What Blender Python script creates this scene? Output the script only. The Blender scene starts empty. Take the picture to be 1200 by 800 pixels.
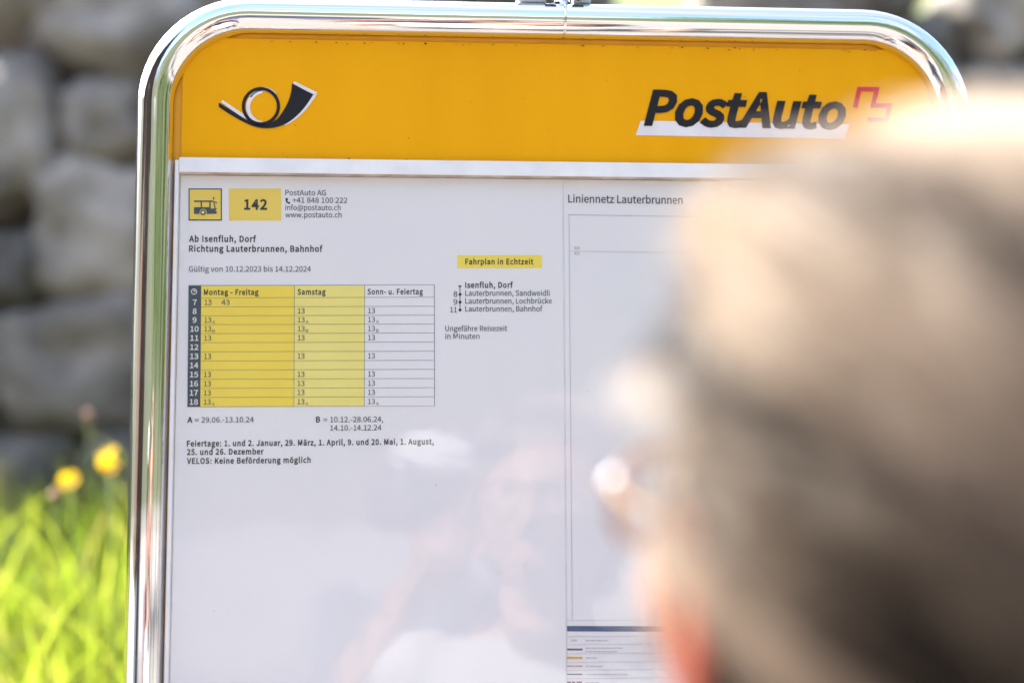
import bpy, bmesh, math, random, os
import numpy as np
from mathutils import Vector, Matrix, noise

random.seed(7)
RNG = np.random.default_rng(7)
scene = bpy.context.scene
col = scene.collection
rad = math.radians

# ------------------------------------------------------------------ camera
CAM_POS = Vector((0.0, -1.10, 1.50))
YAW, PITCH, ROLL = rad(3.977), rad(6.09), rad(-0.228)
FPX = 1667.0
def cam_axes():
    cy, sy, cp, sp, cr, sr = (math.cos(YAW), math.sin(YAW), math.cos(PITCH),
                              math.sin(PITCH), math.cos(ROLL), math.sin(ROLL))
    f = Vector((sy*cp, cy*cp, sp)); r0 = Vector((cy, -sy, 0)); u0 = r0.cross(f)
    return cr*r0 + sr*u0, -sr*r0 + cr*u0, f
CR, CU, CF = cam_axes()
cam_data = bpy.data.cameras.new('camera')
cam_data.lens = 50.0; cam_data.sensor_width = 36.0; cam_data.sensor_fit = 'HORIZONTAL'
cam_data.clip_start = 0.01; cam_data.clip_end = 2000
cam_data.dof.use_dof = True
cam_data.dof.focus_distance = 1.105
cam_data.dof.aperture_fstop = 2.0
cam_data.dof.aperture_blades = 0
cam = bpy.data.objects.new('camera', cam_data); col.objects.link(cam)
cam.matrix_world = Matrix(((CR.x, CU.x, -CF.x, CAM_POS.x), (CR.y, CU.y, -CF.y, CAM_POS.y),
                           (CR.z, CU.z, -CF.z, CAM_POS.z), (0, 0, 0, 1)))
scene.camera = cam

# ------------------------------------------------------------------ sky, sun, exposure
SUN_DIR = Vector((-0.53, 0.42, 0.74)).normalized()
world = bpy.data.worlds.new('World'); scene.world = world; world.use_nodes = True
wn = world.node_tree
sky = wn.nodes.new('ShaderNodeTexSky'); sky.sky_type = 'NISHITA'; sky.sun_disc = False
sky.sun_elevation = math.asin(SUN_DIR.z)
sky.sun_rotation = math.atan2(SUN_DIR.x, SUN_DIR.y)
sky.altitude = 1000; sky.air_density = 1.0; sky.dust_density = 2.5; sky.ozone_density = 2.2
bg = wn.nodes['Background']; bg.inputs['Strength'].default_value = 0.13
# broken white cloud over the blue
wtc = wn.nodes.new('ShaderNodeTexCoord'); wmp = wn.nodes.new('ShaderNodeMapping'); wmp.inputs['Scale'].default_value = (1, 1, 2.4)
wnz = wn.nodes.new('ShaderNodeTexNoise'); wnz.inputs['Scale'].default_value = 2.3; wnz.inputs['Detail'].default_value = 7
wrp = wn.nodes.new('ShaderNodeValToRGB'); wrp.color_ramp.elements[0].position = .44; wrp.color_ramp.elements[1].position = .60
wbw = wn.nodes.new('ShaderNodeRGBToBW'); wcl = wn.nodes.new('ShaderNodeMixRGB'); wcl.blend_type = 'MULTIPLY'; wcl.inputs[0].default_value = 1
wcl.inputs[2].default_value = (1.56, 1.45, 1.50, 1); wmx = wn.nodes.new('ShaderNodeMixRGB'); wml = wn.nodes.new('ShaderNodeMath'); wml.operation = 'MULTIPLY'; wml.inputs[1].default_value = .78
for a_, b_ in ((wtc.outputs['Generated'], wmp.inputs[0]), (wmp.outputs[0], wnz.inputs['Vector']), (wnz.outputs[0], wrp.inputs[0]), (wrp.outputs[0], wml.inputs[0]),
               (sky.outputs[0], wbw.inputs[0]), (wbw.outputs[0], wcl.inputs[1]), (sky.outputs[0], wmx.inputs[1]), (wcl.outputs[0], wmx.inputs[2]), (wml.outputs[0], wmx.inputs[0]),
               (wmx.outputs[0], bg.inputs['Color'])):
    wn.links.new(a_, b_)
sun_data = bpy.data.lights.new('sun', 'SUN'); sun_data.energy = 3.2; sun_data.angle = rad(0.5)
sun_data.color = (1.0, 0.95, 0.87)
sun = bpy.data.objects.new('sun', sun_data); col.objects.link(sun)
sun.rotation_euler = SUN_DIR.to_track_quat('Z', 'Y').to_euler()
scene.view_settings.view_transform = 'Standard'
scene.view_settings.look = 'None'
scene.view_settings.gamma = 1.0
scene.view_settings.exposure = 2.72
scene.cycles.transparent_max_bounces = 24
scene.cycles.max_bounces = 8

# ------------------------------------------------------------------ helpers
def ray(px, py):
    return (px-600)/FPX*CR - (py-400)/FPX*CU + CF
def at(px, py, Y=0.0):
    d = ray(px, py); t = (Y - CAM_POS.y)/d.y
    return CAM_POS + d*t
def S(px, py):
    p = at(px, py, 0.0); return p.x, p.z

def link(name, me, mat=None, parent=None, smooth=False):
    o = bpy.data.objects.new(name, me); col.objects.link(o)
    if mat is not None:
        me.materials.append(mat)
    if parent is not None: o.parent = parent
    if smooth:
        me.polygons.foreach_set('use_smooth', [True]*len(me.polygons))
    return o
def thing(name, loc, label, cat, group=None):
    o = bpy.data.objects.new(name, None); col.objects.link(o)
    o.location = loc; o.empty_display_size = .05
    tag(o, label, cat, group); return o
def tag(o, label, cat, group=None):
    o['label'] = label; o['category'] = cat
    if group: o['group'] = group
    return o

class MB:
    """collects plain geometry in world space"""
    def __init__(s): s.v = []; s.f = []
    def add(s, v, f):
        n = len(s.v); s.v += [tuple(p) for p in v]; s.f += [tuple(i+n for i in q) for q in f]; return s
    def box(s, x0, x1, y0, y1, z0, z1):
        return s.add([(x0,y0,z0),(x1,y0,z0),(x1,y1,z0),(x0,y1,z0),(x0,y0,z1),(x1,y0,z1),(x1,y1,z1),(x0,y1,z1)],
            [(3,2,1,0),(4,5,6,7),(0,1,5,4),(1,2,6,5),(2,3,7,6),(3,0,4,7)])
    def loft(s, rings, seg=16, cap=True):
        """rings: (center, radius a, radius b, axis a, axis b)"""
        v = []; f = []
        for c, ra, rb, A, B in rings:
            for k in range(seg):
                t = 2*math.pi*k/seg
                v.append(c + A*(ra*math.cos(t)) + B*(rb*math.sin(t)))
        for i in range(len(rings)-1):
            for k in range(seg):
                a = i*seg+k; b = i*seg+(k+1) % seg
                f.append((a, b, b+seg, a+seg))
        if cap:
            f.append(tuple(reversed(range(seg)))); n = (len(rings)-1)*seg
            f.append(tuple(n+k for k in range(seg)))
        return s.add(v, f)
    def tube(s, pts, radii, seg=10, up=None, flat=1.0, cap=True, closed=False):
        pts = [Vector(p) for p in pts]; n = len(pts)
        if not hasattr(radii, '__len__'): radii = [radii]*n
        rings = []; A = None
        for i, p in enumerate(pts):
            if closed: t = (pts[(i+1) % n]-pts[i-1]).normalized()
            else: t = (pts[min(i+1, n-1)]-pts[max(i-1, 0)]).normalized()
            if A is None:
                u = Vector(up) if up is not None else (Vector((0,0,1)) if abs(t.z) < .9 else Vector((0,1,0)))
                A = (u - t*u.dot(t)).normalized()
            else:
                A = (A - t*A.dot(t)).normalized()
            rings.append((p, radii[i], radii[i]*flat, A, t.cross(A)))
        if closed:
            rings.append(rings[0]); cap = False
        return s.loft(rings, seg, cap)
    def capsule(s, pts, radii, seg=12, flat=1.0, up=None):
        """tube with rounded ends"""
        pts = [Vector(p) for p in pts]; radii = list(radii)
        t0 = (pts[0]-pts[1]).normalized(); t1 = (pts[-1]-pts[-2]).normalized()
        P = []; Rr = []
        for k in (0.98, .8, .45):
            P.append(pts[0]+t0*radii[0]*k); Rr.append(radii[0]*math.sqrt(1-k*k))
        P += pts; Rr += radii
        for k in (.45, .8, .98):
            P.append(pts[-1]+t1*radii[-1]*k); Rr.append(radii[-1]*math.sqrt(1-k*k))
        return s.tube(P, Rr, seg, up, flat)
    def prism(s, poly, y0, y1):
        """closed polygon given as (x,z), extruded between depths y0 and y1"""
        n = len(poly)
        v = [(x, y0, z) for x, z in poly]+[(x, y1, z) for x, z in poly]
        f = [tuple(range(n)), tuple(reversed(range(n, 2*n)))]
        f += [(i, i+n, (i+1) % n+n, (i+1) % n) for i in range(n)]
        return s.add(v, f)
    def mesh(s, name):
        me = bpy.data.meshes.new(name); me.from_pydata(s.v, [], s.f); me.update()
        bm = bmesh.new(); bm.from_mesh(me); bmesh.ops.recalc_face_normals(bm, faces=bm.faces)
        bm.to_mesh(me); bm.free(); return me
    def build(s, name, mat, parent=None, smooth=False, bevel=0, remesh=0, smooth_it=0):
        me = s.mesh(name)
        o = link(name, me, mat, None, smooth)
        if remesh:
            m = o.modifiers.new('r', 'REMESH'); m.mode = 'VOXEL'; m.voxel_size = remesh; m.use_smooth_shade = True
        if smooth_it:
            m = o.modifiers.new('s', 'SMOOTH'); m.iterations = smooth_it; m.factor = .5
        if bevel:
            m = o.modifiers.new('b', 'BEVEL'); m.width = bevel; m.segments = 2; m.limit_method = 'ANGLE'
        if remesh or smooth_it or bevel:
            dg = bpy.context.evaluated_depsgraph_get()
            me2 = bpy.data.meshes.new_from_object(o.evaluated_get(dg)); o.modifiers.clear()
            o.data = me2; bpy.data.meshes.remove(me); me2.name = name
            if remesh or smooth: me2.polygons.foreach_set('use_smooth', [True]*len(me2.polygons))
        if parent is not None:
            o.parent = parent; o.matrix_parent_inverse = Matrix.Translation(-parent_loc(parent))
        return o
def parent_loc(p):
    # parts keep world-space vertices: only a thing's Empty carries an offset
    return Vector(p.location) if p.type == 'EMPTY' else Vector((0, 0, 0))

# ------------------------------------------------------------------ materials
def mat_new(name):
    m = bpy.data.materials.new(name); m.use_nodes = True
    nt = m.node_tree; return m, nt, nt.nodes['Principled BSDF']
def N(nt, t, **kw):
    n = nt.nodes.new(t)
    for k, v in kw.items():
        if k in n.inputs: n.inputs[k].default_value = v
        else: setattr(n, k, v)
    return n
def mat_noise(name, c1, c2, scale=8, rough=.6, bump=0, bscale=60, detail=6, metallic=0, stretch=(1,1,1), spec=.5, coord='Object', lo=.35, hi=.65):
    m, nt, b = mat_new(name); L = nt.links.new
    tc = N(nt, 'ShaderNodeTexCoord'); mp = N(nt, 'ShaderNodeMapping'); mp.inputs['Scale'].default_value = stretch
    L(tc.outputs[coord], mp.inputs[0])
    nz = N(nt, 'ShaderNodeTexNoise', Scale=scale, Detail=detail); L(mp.outputs[0], nz.inputs['Vector'])
    r = N(nt, 'ShaderNodeValToRGB'); r.color_ramp.elements[0].color = (*c1, 1); r.color_ramp.elements[1].color = (*c2, 1)
    r.color_ramp.elements[0].position = lo; r.color_ramp.elements[1].position = hi
    L(nz.outputs[0], r.inputs[0]); L(r.outputs[0], b.inputs['Base Color'])
    b.inputs['Roughness'].default_value = rough; b.inputs['Metallic'].default_value = metallic
    b.inputs['Specular IOR Level'].default_value = spec
    if bump:
        n2 = N(nt, 'ShaderNodeTexNoise', Scale=bscale, Detail=8); L(mp.outputs[0], n2.inputs['Vector'])
        bp = N(nt, 'ShaderNodeBump', Strength=bump, Distance=.01); L(n2.outputs[0], bp.inputs['Height']); L(bp.outputs[0], b.inputs['Normal'])
    return m
def mat_plain(name, c, rough=.5, metallic=0, spec=.5):
    return mat_noise(name, tuple(x*.94 for x in c), tuple(min(1, x*1.05) for x in c), 40, rough, 0, metallic=metallic, spec=spec)

# chrome with a little wear
M_chrome, nt, b = mat_new('chrome'); L = nt.links.new
b.inputs['Base Color'].default_value = (.80, .79, .79, 1); b.inputs['Metallic'].default_value = 1
tc = N(nt, 'ShaderNodeTexCoord'); nz = N(nt, 'ShaderNodeTexNoise', Scale=35, Detail=8); L(tc.outputs['Object'], nz.inputs['Vector'])
mr = N(nt, 'ShaderNodeMapRange'); mr.inputs['From Min'].default_value = .4; mr.inputs['From Max'].default_value = .75
mr.inputs['To Min'].default_value = .035; mr.inputs['To Max'].default_value = .16
L(nz.outputs[0], mr.inputs[0]); L(mr.outputs[0], b.inputs['Roughness'])
nz2 = N(nt, 'ShaderNodeTexNoise', Scale=9, Detail=2); L(tc.outputs['Object'], nz2.inputs['Vector'])
bp = N(nt, 'ShaderNodeBump', Strength=.06, Distance=.01); L(nz2.outputs[0], bp.inputs['Height']); L(bp.outputs[0], b.inputs['Normal'])

M_yellow = mat_noise('yellow_enamel', (.84, .375, .003), (.90, .42, .005), 5, .5, .03, 180, stretch=(5, 1, .8), spec=.08, lo=.2, hi=.8)
M_yellow_edge = mat_plain('yellow_edge', (.78, .35, .006), .5)
M_black = mat_plain('print_black', (.022, .022, .026), .6, spec=.12)
M_white = mat_plain('print_white', (.78, .74, .75), .45)
M_red = mat_plain('print_red', (.62, .02, .05), .6, spec=.12)
M_strip = mat_plain('white_aluminium', (.80, .80, .81), .55, spec=.25)
M_seal = mat_noise('brown_seal', (.36, .27, .22), (.55, .46, .41), 60, .8)
M_paper = mat_noise('paper', (.85, .83, .835), (.88, .86, .865), 3, .75, spec=.2)
M_ink = mat_plain('ink_slate', (.026, .031, .045), .7, spec=.2)
M_ink_light = mat_plain('ink_grey', (.07, .078, .10), .7, spec=.2)
M_line = mat_plain('ink_line', (.30, .31, .34), .7, spec=.2)
M_rule = mat_plain('rule_line', (.42, .40, .33), .7, spec=.2)
M_tabyellow = mat_noise('print_yellow', (.95, .72, .085), (.98, .77, .105), 12, .7, spec=.2)
M_tabyellow_pale = mat_noise('print_yellow_pale', (.91, .79, .22), (.95, .83, .26), 12, .7, spec=.2)
M_badge = mat_noise('print_yellow_badge', (.88, .64, .10), (.92, .68, .13), 12, .7, spec=.2)
M_slate = mat_plain('print_slate', (.05, .072, .10), .7, spec=.2)
M_navy = mat_plain('print_navy', (.10, .14, .24), .7, spec=.2)
M_purple = mat_plain('print_purple', (.22, .17, .33), .7, spec=.2)
M_orange = mat_plain('print_orange', (.80, .42, .06), .7, spec=.2)
M_rose = mat_plain('print_rose', (.55, .38, .36), .7, spec=.2)
M_grime = mat_noise('grime', (.03, .02, .012), (.10, .06, .03), 90, .9)
M_steel = mat_plain('zinc_steel', (.50, .53, .54), .6, metallic=.15)
M_bolt = mat_plain('dark_bolt', (.10, .12, .13), .45, metallic=.7)

# clear acrylic: straight-through plus a Fresnel mirror
M_acrylic = bpy.data.materials.new('acrylic'); M_acrylic.use_nodes = True
nt = M_acrylic.node_tree; nt.nodes.clear(); L = nt.links.new
out = N(nt, 'ShaderNodeOutputMaterial'); mix = N(nt, 'ShaderNodeMixShader'); tr = N(nt, 'ShaderNodeBsdfTransparent'); gl = N(nt, 'ShaderNodeBsdfAnisotropic')
gl.inputs['Roughness'].default_value = .035; tr.inputs[0].default_value = (.985, .985, .99, 1)
lw = N(nt, 'ShaderNodeLayerWeight', Blend=.5)
pw = N(nt, 'ShaderNodeMath', operation='POWER'); pw.inputs[1].default_value = 5.0
mu = N(nt, 'ShaderNodeMath', operation='MULTIPLY_ADD'); mu.inputs[1].default_value = .96; mu.inputs[2].default_value = .042
L(lw.outputs['Facing'], pw.inputs[0]); L(pw.outputs[0], mu.inputs[0]); L(mu.outputs[0], mix.inputs[0])
tc = N(nt, 'ShaderNodeTexCoord'); nz = N(nt, 'ShaderNodeTexNoise', Scale=14, Detail=3); L(tc.outputs['Object'], nz.inputs['Vector'])
bp = N(nt, 'ShaderNodeBump', Strength=.05, Distance=.01); L(nz.outputs[0], bp.inputs['Height']); L(bp.outputs[0], gl.inputs['Normal'])
L(tr.outputs[0], mix.inputs[1]); L(gl.outputs[0], mix.inputs[2]); L(mix.outputs[0], out.inputs[0])

def mat_leaf(name, c1, c2, trans=.5, scale=3, tone=None):
    m = bpy.data.materials.new(name); m.use_nodes = True; nt = m.node_tree; nt.nodes.clear(); L = nt.links.new
    out = N(nt, 'ShaderNodeOutputMaterial'); mix = N(nt, 'ShaderNodeMixShader'); mix.inputs[0].default_value = trans
    d = N(nt, 'ShaderNodeBsdfPrincipled', Roughness=.5); t = N(nt, 'ShaderNodeBsdfTranslucent')
    tc = N(nt, 'ShaderNodeTexCoord'); nz = N(nt, 'ShaderNodeTexNoise', Scale=scale, Detail=5); L(tc.outputs['Object'], nz.inputs['Vector'])
    r = N(nt, 'ShaderNodeValToRGB'); r.color_ramp.elements[0].color = (*c1, 1); r.color_ramp.elements[1].color = (*c2, 1)
    r.color_ramp.elements[0].position = .35; r.color_ramp.elements[1].position = .65
    fac = nz.outputs[0]
    if tone:                             # every blade has its own tone, a few are dry straw
        a_ = N(nt, 'ShaderNodeAttribute'); a_.attribute_name = 'tone'; fac = a_.outputs['Fac']
        r.color_ramp.elements[0].position = .05; r.color_ramp.elements[1].position = .72
        e = r.color_ramp.elements.new(.9); e.color = (*tone, 1)
    L(fac, r.inputs[0]); L(r.outputs[0], d.inputs['Base Color'])
    g = N(nt, 'ShaderNodeMixRGB', blend_type='MULTIPLY'); g.inputs[0].default_value = 1; g.inputs[2].default_value = (2.15, 2.1, 1.15, 1)
    L(r.outputs[0], g.inputs[1]); L(g.outputs[0], t.inputs[0])
    L(d.outputs[0], mix.inputs[1]); L(t.outputs[0], mix.inputs[2]); L(mix.outputs[0], out.inputs[0]); return m
M_grass = mat_leaf('grass_blade', (.075, .125, .012), (.25, .295, .05), .55, 9, (.46, .38, .20))
M_leaf = mat_leaf('leaf', (.035, .075, .012), (.07, .12, .02), .35, 2)
M_petal = mat_leaf('petal_yellow', (.75, .50, .01), (.80, .56, .012), .3, 20)
M_clover = mat_leaf('clover_pink', (.52, .36, .36), (.62, .46, .44), .3, 30)
M_stem = mat_leaf('stem_green', (.12, .19, .03), (.15, .22, .04), .3, 20)

# ------------------------------------------------------------------ the setting: ground, bank, hills
def sheet(name, xs, ys, zf, mat, smooth=True):
    v = [(x, y, zf(x, y)) for y in ys for x in xs]; nx = len(xs)
    f = [(j*nx+i, j*nx+i+1, (j+1)*nx+i+1, (j+1)*nx+i) for j in range(len(ys)-1) for i in range(nx-1)]
    me = bpy.data.meshes.new(name); me.from_pydata(v, [], f); me.update()
    o = link(name, me, mat, None, smooth); o['kind'] = 'structure'; return o
M_road = mat_noise('pale_asphalt', (.15, .14, .13), (.22, .205, .185), 6, .9, .4, 120)
M_earth = mat_noise('earth', (.04, .05, .02), (.10, .10, .04), 12, .95, .6, 60)
M_meadow = mat_noise('meadow', (.026, .034, .013), (.05, .055, .022), .05, .9, .5, 2)
M_slope = mat_noise('sunny_meadow', (.10, .13, .02), (.16, .18, .04), 1.5, .9, .5, 20)
road = sheet('ground', [-400, -40, -8, 8, 40, 400], [-400, -40, -8, .2, 3, 40, 400], lambda x, y: 0.0, M_road)
def bank_z(x, y):
    pts = [(.22, -.02), (.36, .28), (.85, .98), (1.3, 1.16), (2.45, 1.33), (3.6, 1.40)]
    for (a, za), (b_, zb) in zip(pts, pts[1:]):
        if y <= b_:
            z = za + (zb-za)*(y-a)/(b_-a); break
    else: z = pts[-1][1]
    if y > .3: z += .035*noise.noise(Vector((x*1.7, y*2.1, 3.1)))
    return z
bank = sheet('grass_bank', list(np.linspace(-6, 6, 61)), [.22, .3, .36, .5, .7, .85, 1.0, 1.15, 1.3, 1.5, 1.7, 1.9, 2.1, 2.3, 2.5, 3.0, 3.6], bank_z, M_earth)

slope = sheet('hillside', list(np.linspace(-40, 40, 41)), [3.25, 3.3, 3.6, 5, 8, 14, 25, 40], lambda x, y: -.05 if y < 3.27 else 2.72+(y-3.3)*.42, M_slope)

# distant green slopes on the far side of the valley, all round
hv = []; hf = []; n = 96
for j, (rr, hh) in enumerate(((60, -1), (110, 15), (190, 46), (300, 105))):
    for k in range(n):
        a = 2*math.pi*k/n
        h = hh*(.9+.35*noise.noise(Vector((math.cos(a)*2.2+j*.3, math.sin(a)*2.2, j*.4)))) if j else -1
        hv.append((rr*math.cos(a), rr*math.sin(a), h))
for j in range(3):
    for k in range(n):
        a_, b_ = j*n+k, j*n+(k+1) % n; hf.append((a_, b_, b_+n, a_+n))
me = bpy.data.meshes.new('hills'); me.from_pydata(hv, [], hf); hills = link('hills', me, M_meadow, None, True); hills['kind'] = 'structure'

# ------------------------------------------------------------------ stone wall
def mat_stone(name, c1, c2, moss=.3):
    m, nt, b = mat_new(name); L = nt.links.new
    tc = N(nt, 'ShaderNodeTexCoord'); nz = N(nt, 'ShaderNodeTexNoise', Scale=5, Detail=10, Roughness=.65); L(tc.outputs['Object'], nz.inputs['Vector'])
    r = N(nt, 'ShaderNodeValToRGB'); e = r.color_ramp.elements; e[0].position = .40; e[1].position = .62
    e[0].color = (*c1, 1); e[1].color = (*c2, 1); L(nz.outputs[0], r.inputs[0])
    n2 = N(nt, 'ShaderNodeTexNoise', Scale=7, Detail=6); L(tc.outputs['Object'], n2.inputs['Vector'])
    r2 = N(nt, 'ShaderNodeValToRGB'); r2.color_ramp.elements[0].position = .56; r2.color_ramp.elements[1].position = .70
    L(n2.outputs[0], r2.inputs[0])
    mm = N(nt, 'ShaderNodeMath', operation='MULTIPLY'); mm.inputs[1].default_value = moss; L(r2.outputs[0], mm.inputs[0])
    mx = N(nt, 'ShaderNodeMixRGB'); mx.inputs[2].default_value = (.07, .09, .03, 1); L(mm.outputs[0], mx.inputs[0]); L(r.outputs[0], mx.inputs[1])
    L(mx.outputs[0], b.inputs['Base Color']); b.inputs['Roughness'].default_value = .9
    n3 = N(nt, 'ShaderNodeTexNoise', Scale=40, Detail=10, Roughness=.7); L(tc.outputs['Object'], n3.inputs['Vector'])
    bp = N(nt, 'ShaderNodeBump', Strength=.7, Distance=.02); L(n3.outputs[0], bp.inputs['Height']); L(bp.outputs[0], b.inputs['Normal'])
    return m
M_st = [mat_stone('stone_grey', (.185, .172, .158), (.40, .37, .33)),
        mat_stone('stone_pale', (.25, .232, .21), (.48, .44, .39), .2),
        mat_stone('stone_blue_grey', (.185, .17, .15), (.37, .34, .30), .15),
        mat_stone('stone_dark', (.12, .115, .105), (.25, .235, .21), .5)]
ico = bmesh.new(); bmesh.ops.create_icosphere(ico, subdivisions=4, radius=1)
ICO_V = [v.co.copy() for v in ico.verts]; ICO_F = [tuple(v.index for v in f.verts) for f in ico.faces]; ico.free()
def boulder(mb, c, hx, hy, hz, rot=0, seed=0, sq=4.6):
    off = Vector((seed*7.13, seed*3.77, seed*1.9)); vs = []
    ca, sa = math.cos(rot), math.sin(rot)
    for v in ICO_V:
        k = (abs(v.x)**sq+abs(v.y)**sq+abs(v.z)**sq)**(-1/sq)
        p = v*k
        d = 1 + .20*noise.noise(p*1.2+off) + .13*noise.noise(p*2.4+off) + .05*abs(noise.noise(p*5+off)) + .03*noise.noise(p*11+off)
        x, y, z = p.x*hx*d, p.y*hy*d, p.z*hz*d
        vs.append((c[0]+x*ca-z*sa, c[1]+y, c[2]+x*sa+z*ca))
    mb.add(vs, ICO_F)
WALL_Y = 2.35
wall = thing('stone_wall', (0.3, WALL_Y, 1.3), 'blurred retaining wall of rough grey boulders behind the timetable board', 'stone wall')
mb = MB(); mb.box(-6, 6.5, WALL_Y+.22, WALL_Y+.96, 1.0, 2.70)
mb.build('earth_core', M_earth, wall)
# (left, top, right, bottom in the photograph, material, tilt) of the boulders seen beside the board
stones = [(-40, -60, 92, 28, 2, .1), (28, -58, 240, 86, 0, -.06), (-60, 58, 68, 236, 0, .1), (70, 84, 168, 186, 0, .12),
          (40, 182, 190, 352, 1, -.08), (-40, 262, 44, 362, 3, .05), (-20, 346, 178, 508, 2, .1), (-70, 372, -10, 500, 0, 0),
          (95, 500, 260, 640, 3, 0), (-60, 505, 100, 640, 3, .1), (166, 60, 260, 190, 3, 0), (182, 196, 300, 350, 0, 0),
          (1000, -70, 1078, 30, 3, .2), (1040, 14, 1128, 118, 3, .2), (1126, -40, 1210, 70, 1, .5), (1122, 74, 1230, 190, 2, -.1),
          (1020, 112, 1126, 240, 0, .1), (1200, -60, 1330, 60, 0, 0), (1140, 186, 1300, 330, 3, 0), (560, -70, 720, 16, 3, .05)]
boxes = []
for i, (x0, y0, x1, y1, mi, tl) in enumerate(stones):
    a = at(x0, y0, WALL_Y); b2 = at(x1, y1, WALL_Y)
    hx, hz = (b2.x-a.x)/2, (a.z-b2.z)/2
    m_ = MB(); boulder(m_, ((a.x+b2.x)/2, WALL_Y+.16, (a.z+b2.z)/2), hx*1.0, .20, hz*1.0, tl, i+1)
    m_.build('boulder', M_st[mi], wall, smooth=True)
    boxes.append((a.x, b2.x, b2.z, a.z))
ml = [MB() for _ in M_st]
z = 1.12; k = 50; row = 0
while z < 2.72:
    h = random.uniform(.2, .28); x = -5.9+random.uniform(0, .2)
    while x < 6.3:
        w = random.uniform(.22, .42)
        cx, cz = x+w/2, z+h/2
        if not any(b0-.10 < cx < b1+.10 and z0-.08 < cz < z1+.08 for b0, b1, z0, z1 in boxes):
            boulder(ml[random.choice((0, 0, 1, 2, 3))], (cx, WALL_Y+.16+random.uniform(-.03, .05), cz), w*.55, .19, h*.56, random.uniform(-.15, .15), k)
        k += 1; x += w
    z += h*.95
for q, m_ in enumerate(ml): m_.build('stonework', M_st[q], wall, smooth=True)

# ------------------------------------------------------------------ grass (one mass), on the bank and along the wall top
def grass_mesh(name, roots, hts, wid, parent=None):
    nb = len(roots); tone = np.clip(RNG.normal(.42, .24, nb)+.35*np.array([noise.noise(Vector((p[0]*7, p[1]*7, 0))) for p in roots]), 0, 1); V = np.zeros((nb, 7, 3)); az = RNG.uniform(0, 2*np.pi, nb); ld = RNG.uniform(0, 2*np.pi, nb)
    ln = RNG.uniform(.1, .75, nb)*hts
    for lv, (t, w) in enumerate(((0, 1), (.4, .85), (.75, .55))):
        cx = roots[:, 0]+np.cos(ld)*ln*t*t; cy = roots[:, 1]+np.sin(ld)*ln*t*t; cz = roots[:, 2]+hts*(t-.15*t*t)
        for sd, sg in ((0, -1), (1, 1)):
            V[:, lv*2+sd, 0] = cx+sg*np.cos(az)*wid*w; V[:, lv*2+sd, 1] = cy+sg*np.sin(az)*wid*w; V[:, lv*2+sd, 2] = cz
    V[:, 6, 0] = roots[:, 0]+np.cos(ld)*ln; V[:, 6, 1] = roots[:, 1]+np.sin(ld)*ln; V[:, 6, 2] = roots[:, 2]+hts*.85
    F = []
    for i in range(nb):
        o = i*7; F += [(o, o+1, o+3, o+2), (o+2, o+3, o+5, o+4), (o+4, o+5, o+6)]
    me = bpy.data.meshes.new(name); me.from_pydata(V.reshape(-1, 3).tolist(), [], F)
    me.attributes.new('tone', 'FLOAT', 'POINT').data.foreach_set('value', np.repeat(tone, 7))
    return link(name, me, M_grass, parent, True)
def scatter(n, x0, x1, y0, y1, zf):
    x = RNG.uniform(x0, x1, n); y = RNG.uniform(y0, y1, n)
    return np.array([(a, b_, zf(a, b_)) for a, b_ in zip(x, y)])
A_ = scatter(36000, -1.6, .1, .75, 2.2, bank_z); B_ = scatter(16000, -5, 5, .5, 2.25, bank_z); C_ = scatter(14000, -5, 6, 2.6, 5.0, lambda x, y: 2.68 if y < 3.3 else 2.70+(y-3.3)*.42)
D_ = scatter(800, -1.5, .1, .8, 1.7, bank_z)
roots = np.concatenate([A_, B_, C_, D_]); hts = RNG.uniform(.10, .26, len(roots)); hts[:len(A_)] *= np.where(RNG.uniform(size=len(A_)) < .06, 1.6, 1); hts[-len(D_):] = RNG.uniform(.28, .50, len(D_))
grass = grass_mesh('grass', roots, hts, np.concatenate([RNG.uniform(.0022, .0045, len(roots)-len(D_)), RNG.uniform(.0016, .0032, len(D_))]))
grass['kind'] = 'stuff'

# ------------------------------------------------------------------ meadow flowers
def flower(px, py, Y, label, kind, hd):
    top = at(px, py, Y); zb = bank_z(top.x, top.y)
    root = thing('buttercup' if kind == 'b' else 'clover_flower', (top.x+.03, top.y, zb), label, 'flower', 'wild flowers in the grass' if kind == 'b' else None)
    m_ = MB(); m_.tube([(top.x+.03, top.y, zb), (top.x+.02, top.y, (zb+top.z)/2), tuple(top)], [.0018, .0016, .0012], 6)
    m_.build('stem', M_stem, root, True)
    if kind == 'b':
        tilt = Matrix.Rotation(rad(hd[1]), 3, 'Z') @ Matrix.Rotation(rad(hd[0]), 3, 'X')
        for k in range(5):
            a = k*2*math.pi/5; d = Vector((math.cos(a), math.sin(a), 0)); s_ = Vector((-d.y, d.x, 0)); up = Vector((0, 0, 1))
            pts = []
            for t, w, h in ((0, .15, 0), (.35, .7, .12), (.7, 1, .32), (.92, .75, .5), (1, .3, .56)):
                for sg in (-1, 0, 1):
                    p = d*(.0155*t)+s_*(sg*.0085*w)+up*(.0155*h+(.001 if sg else 0))
                    pts.append(top+tilt @ p)
            f = [(i*3+j, i*3+j+1, i*3+j+4, i*3+j+3) for i in range(4) for j in range(2)]
            MB().add(pts, f).build('petal', M_petal, root, True)
        m_ = MB(); m_.capsule([top+tilt @ Vector((0, 0, .001)), top+tilt @ Vector((0, 0, .004))], [.0035, .003], 8)
        m_.build('centre', M_petal, root, True)
    else:
        m_ = MB()
        for k in range(70):
            d = Vector((random.gauss(0, 1), random.gauss(0, 1), random.gauss(.4, .8))).normalized()
            m_.tube([top, top+d*.005, top+d*.0085], [.0008, .0015, .0005], 5)
        m_.build('head', M_clover, root, True)
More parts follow.
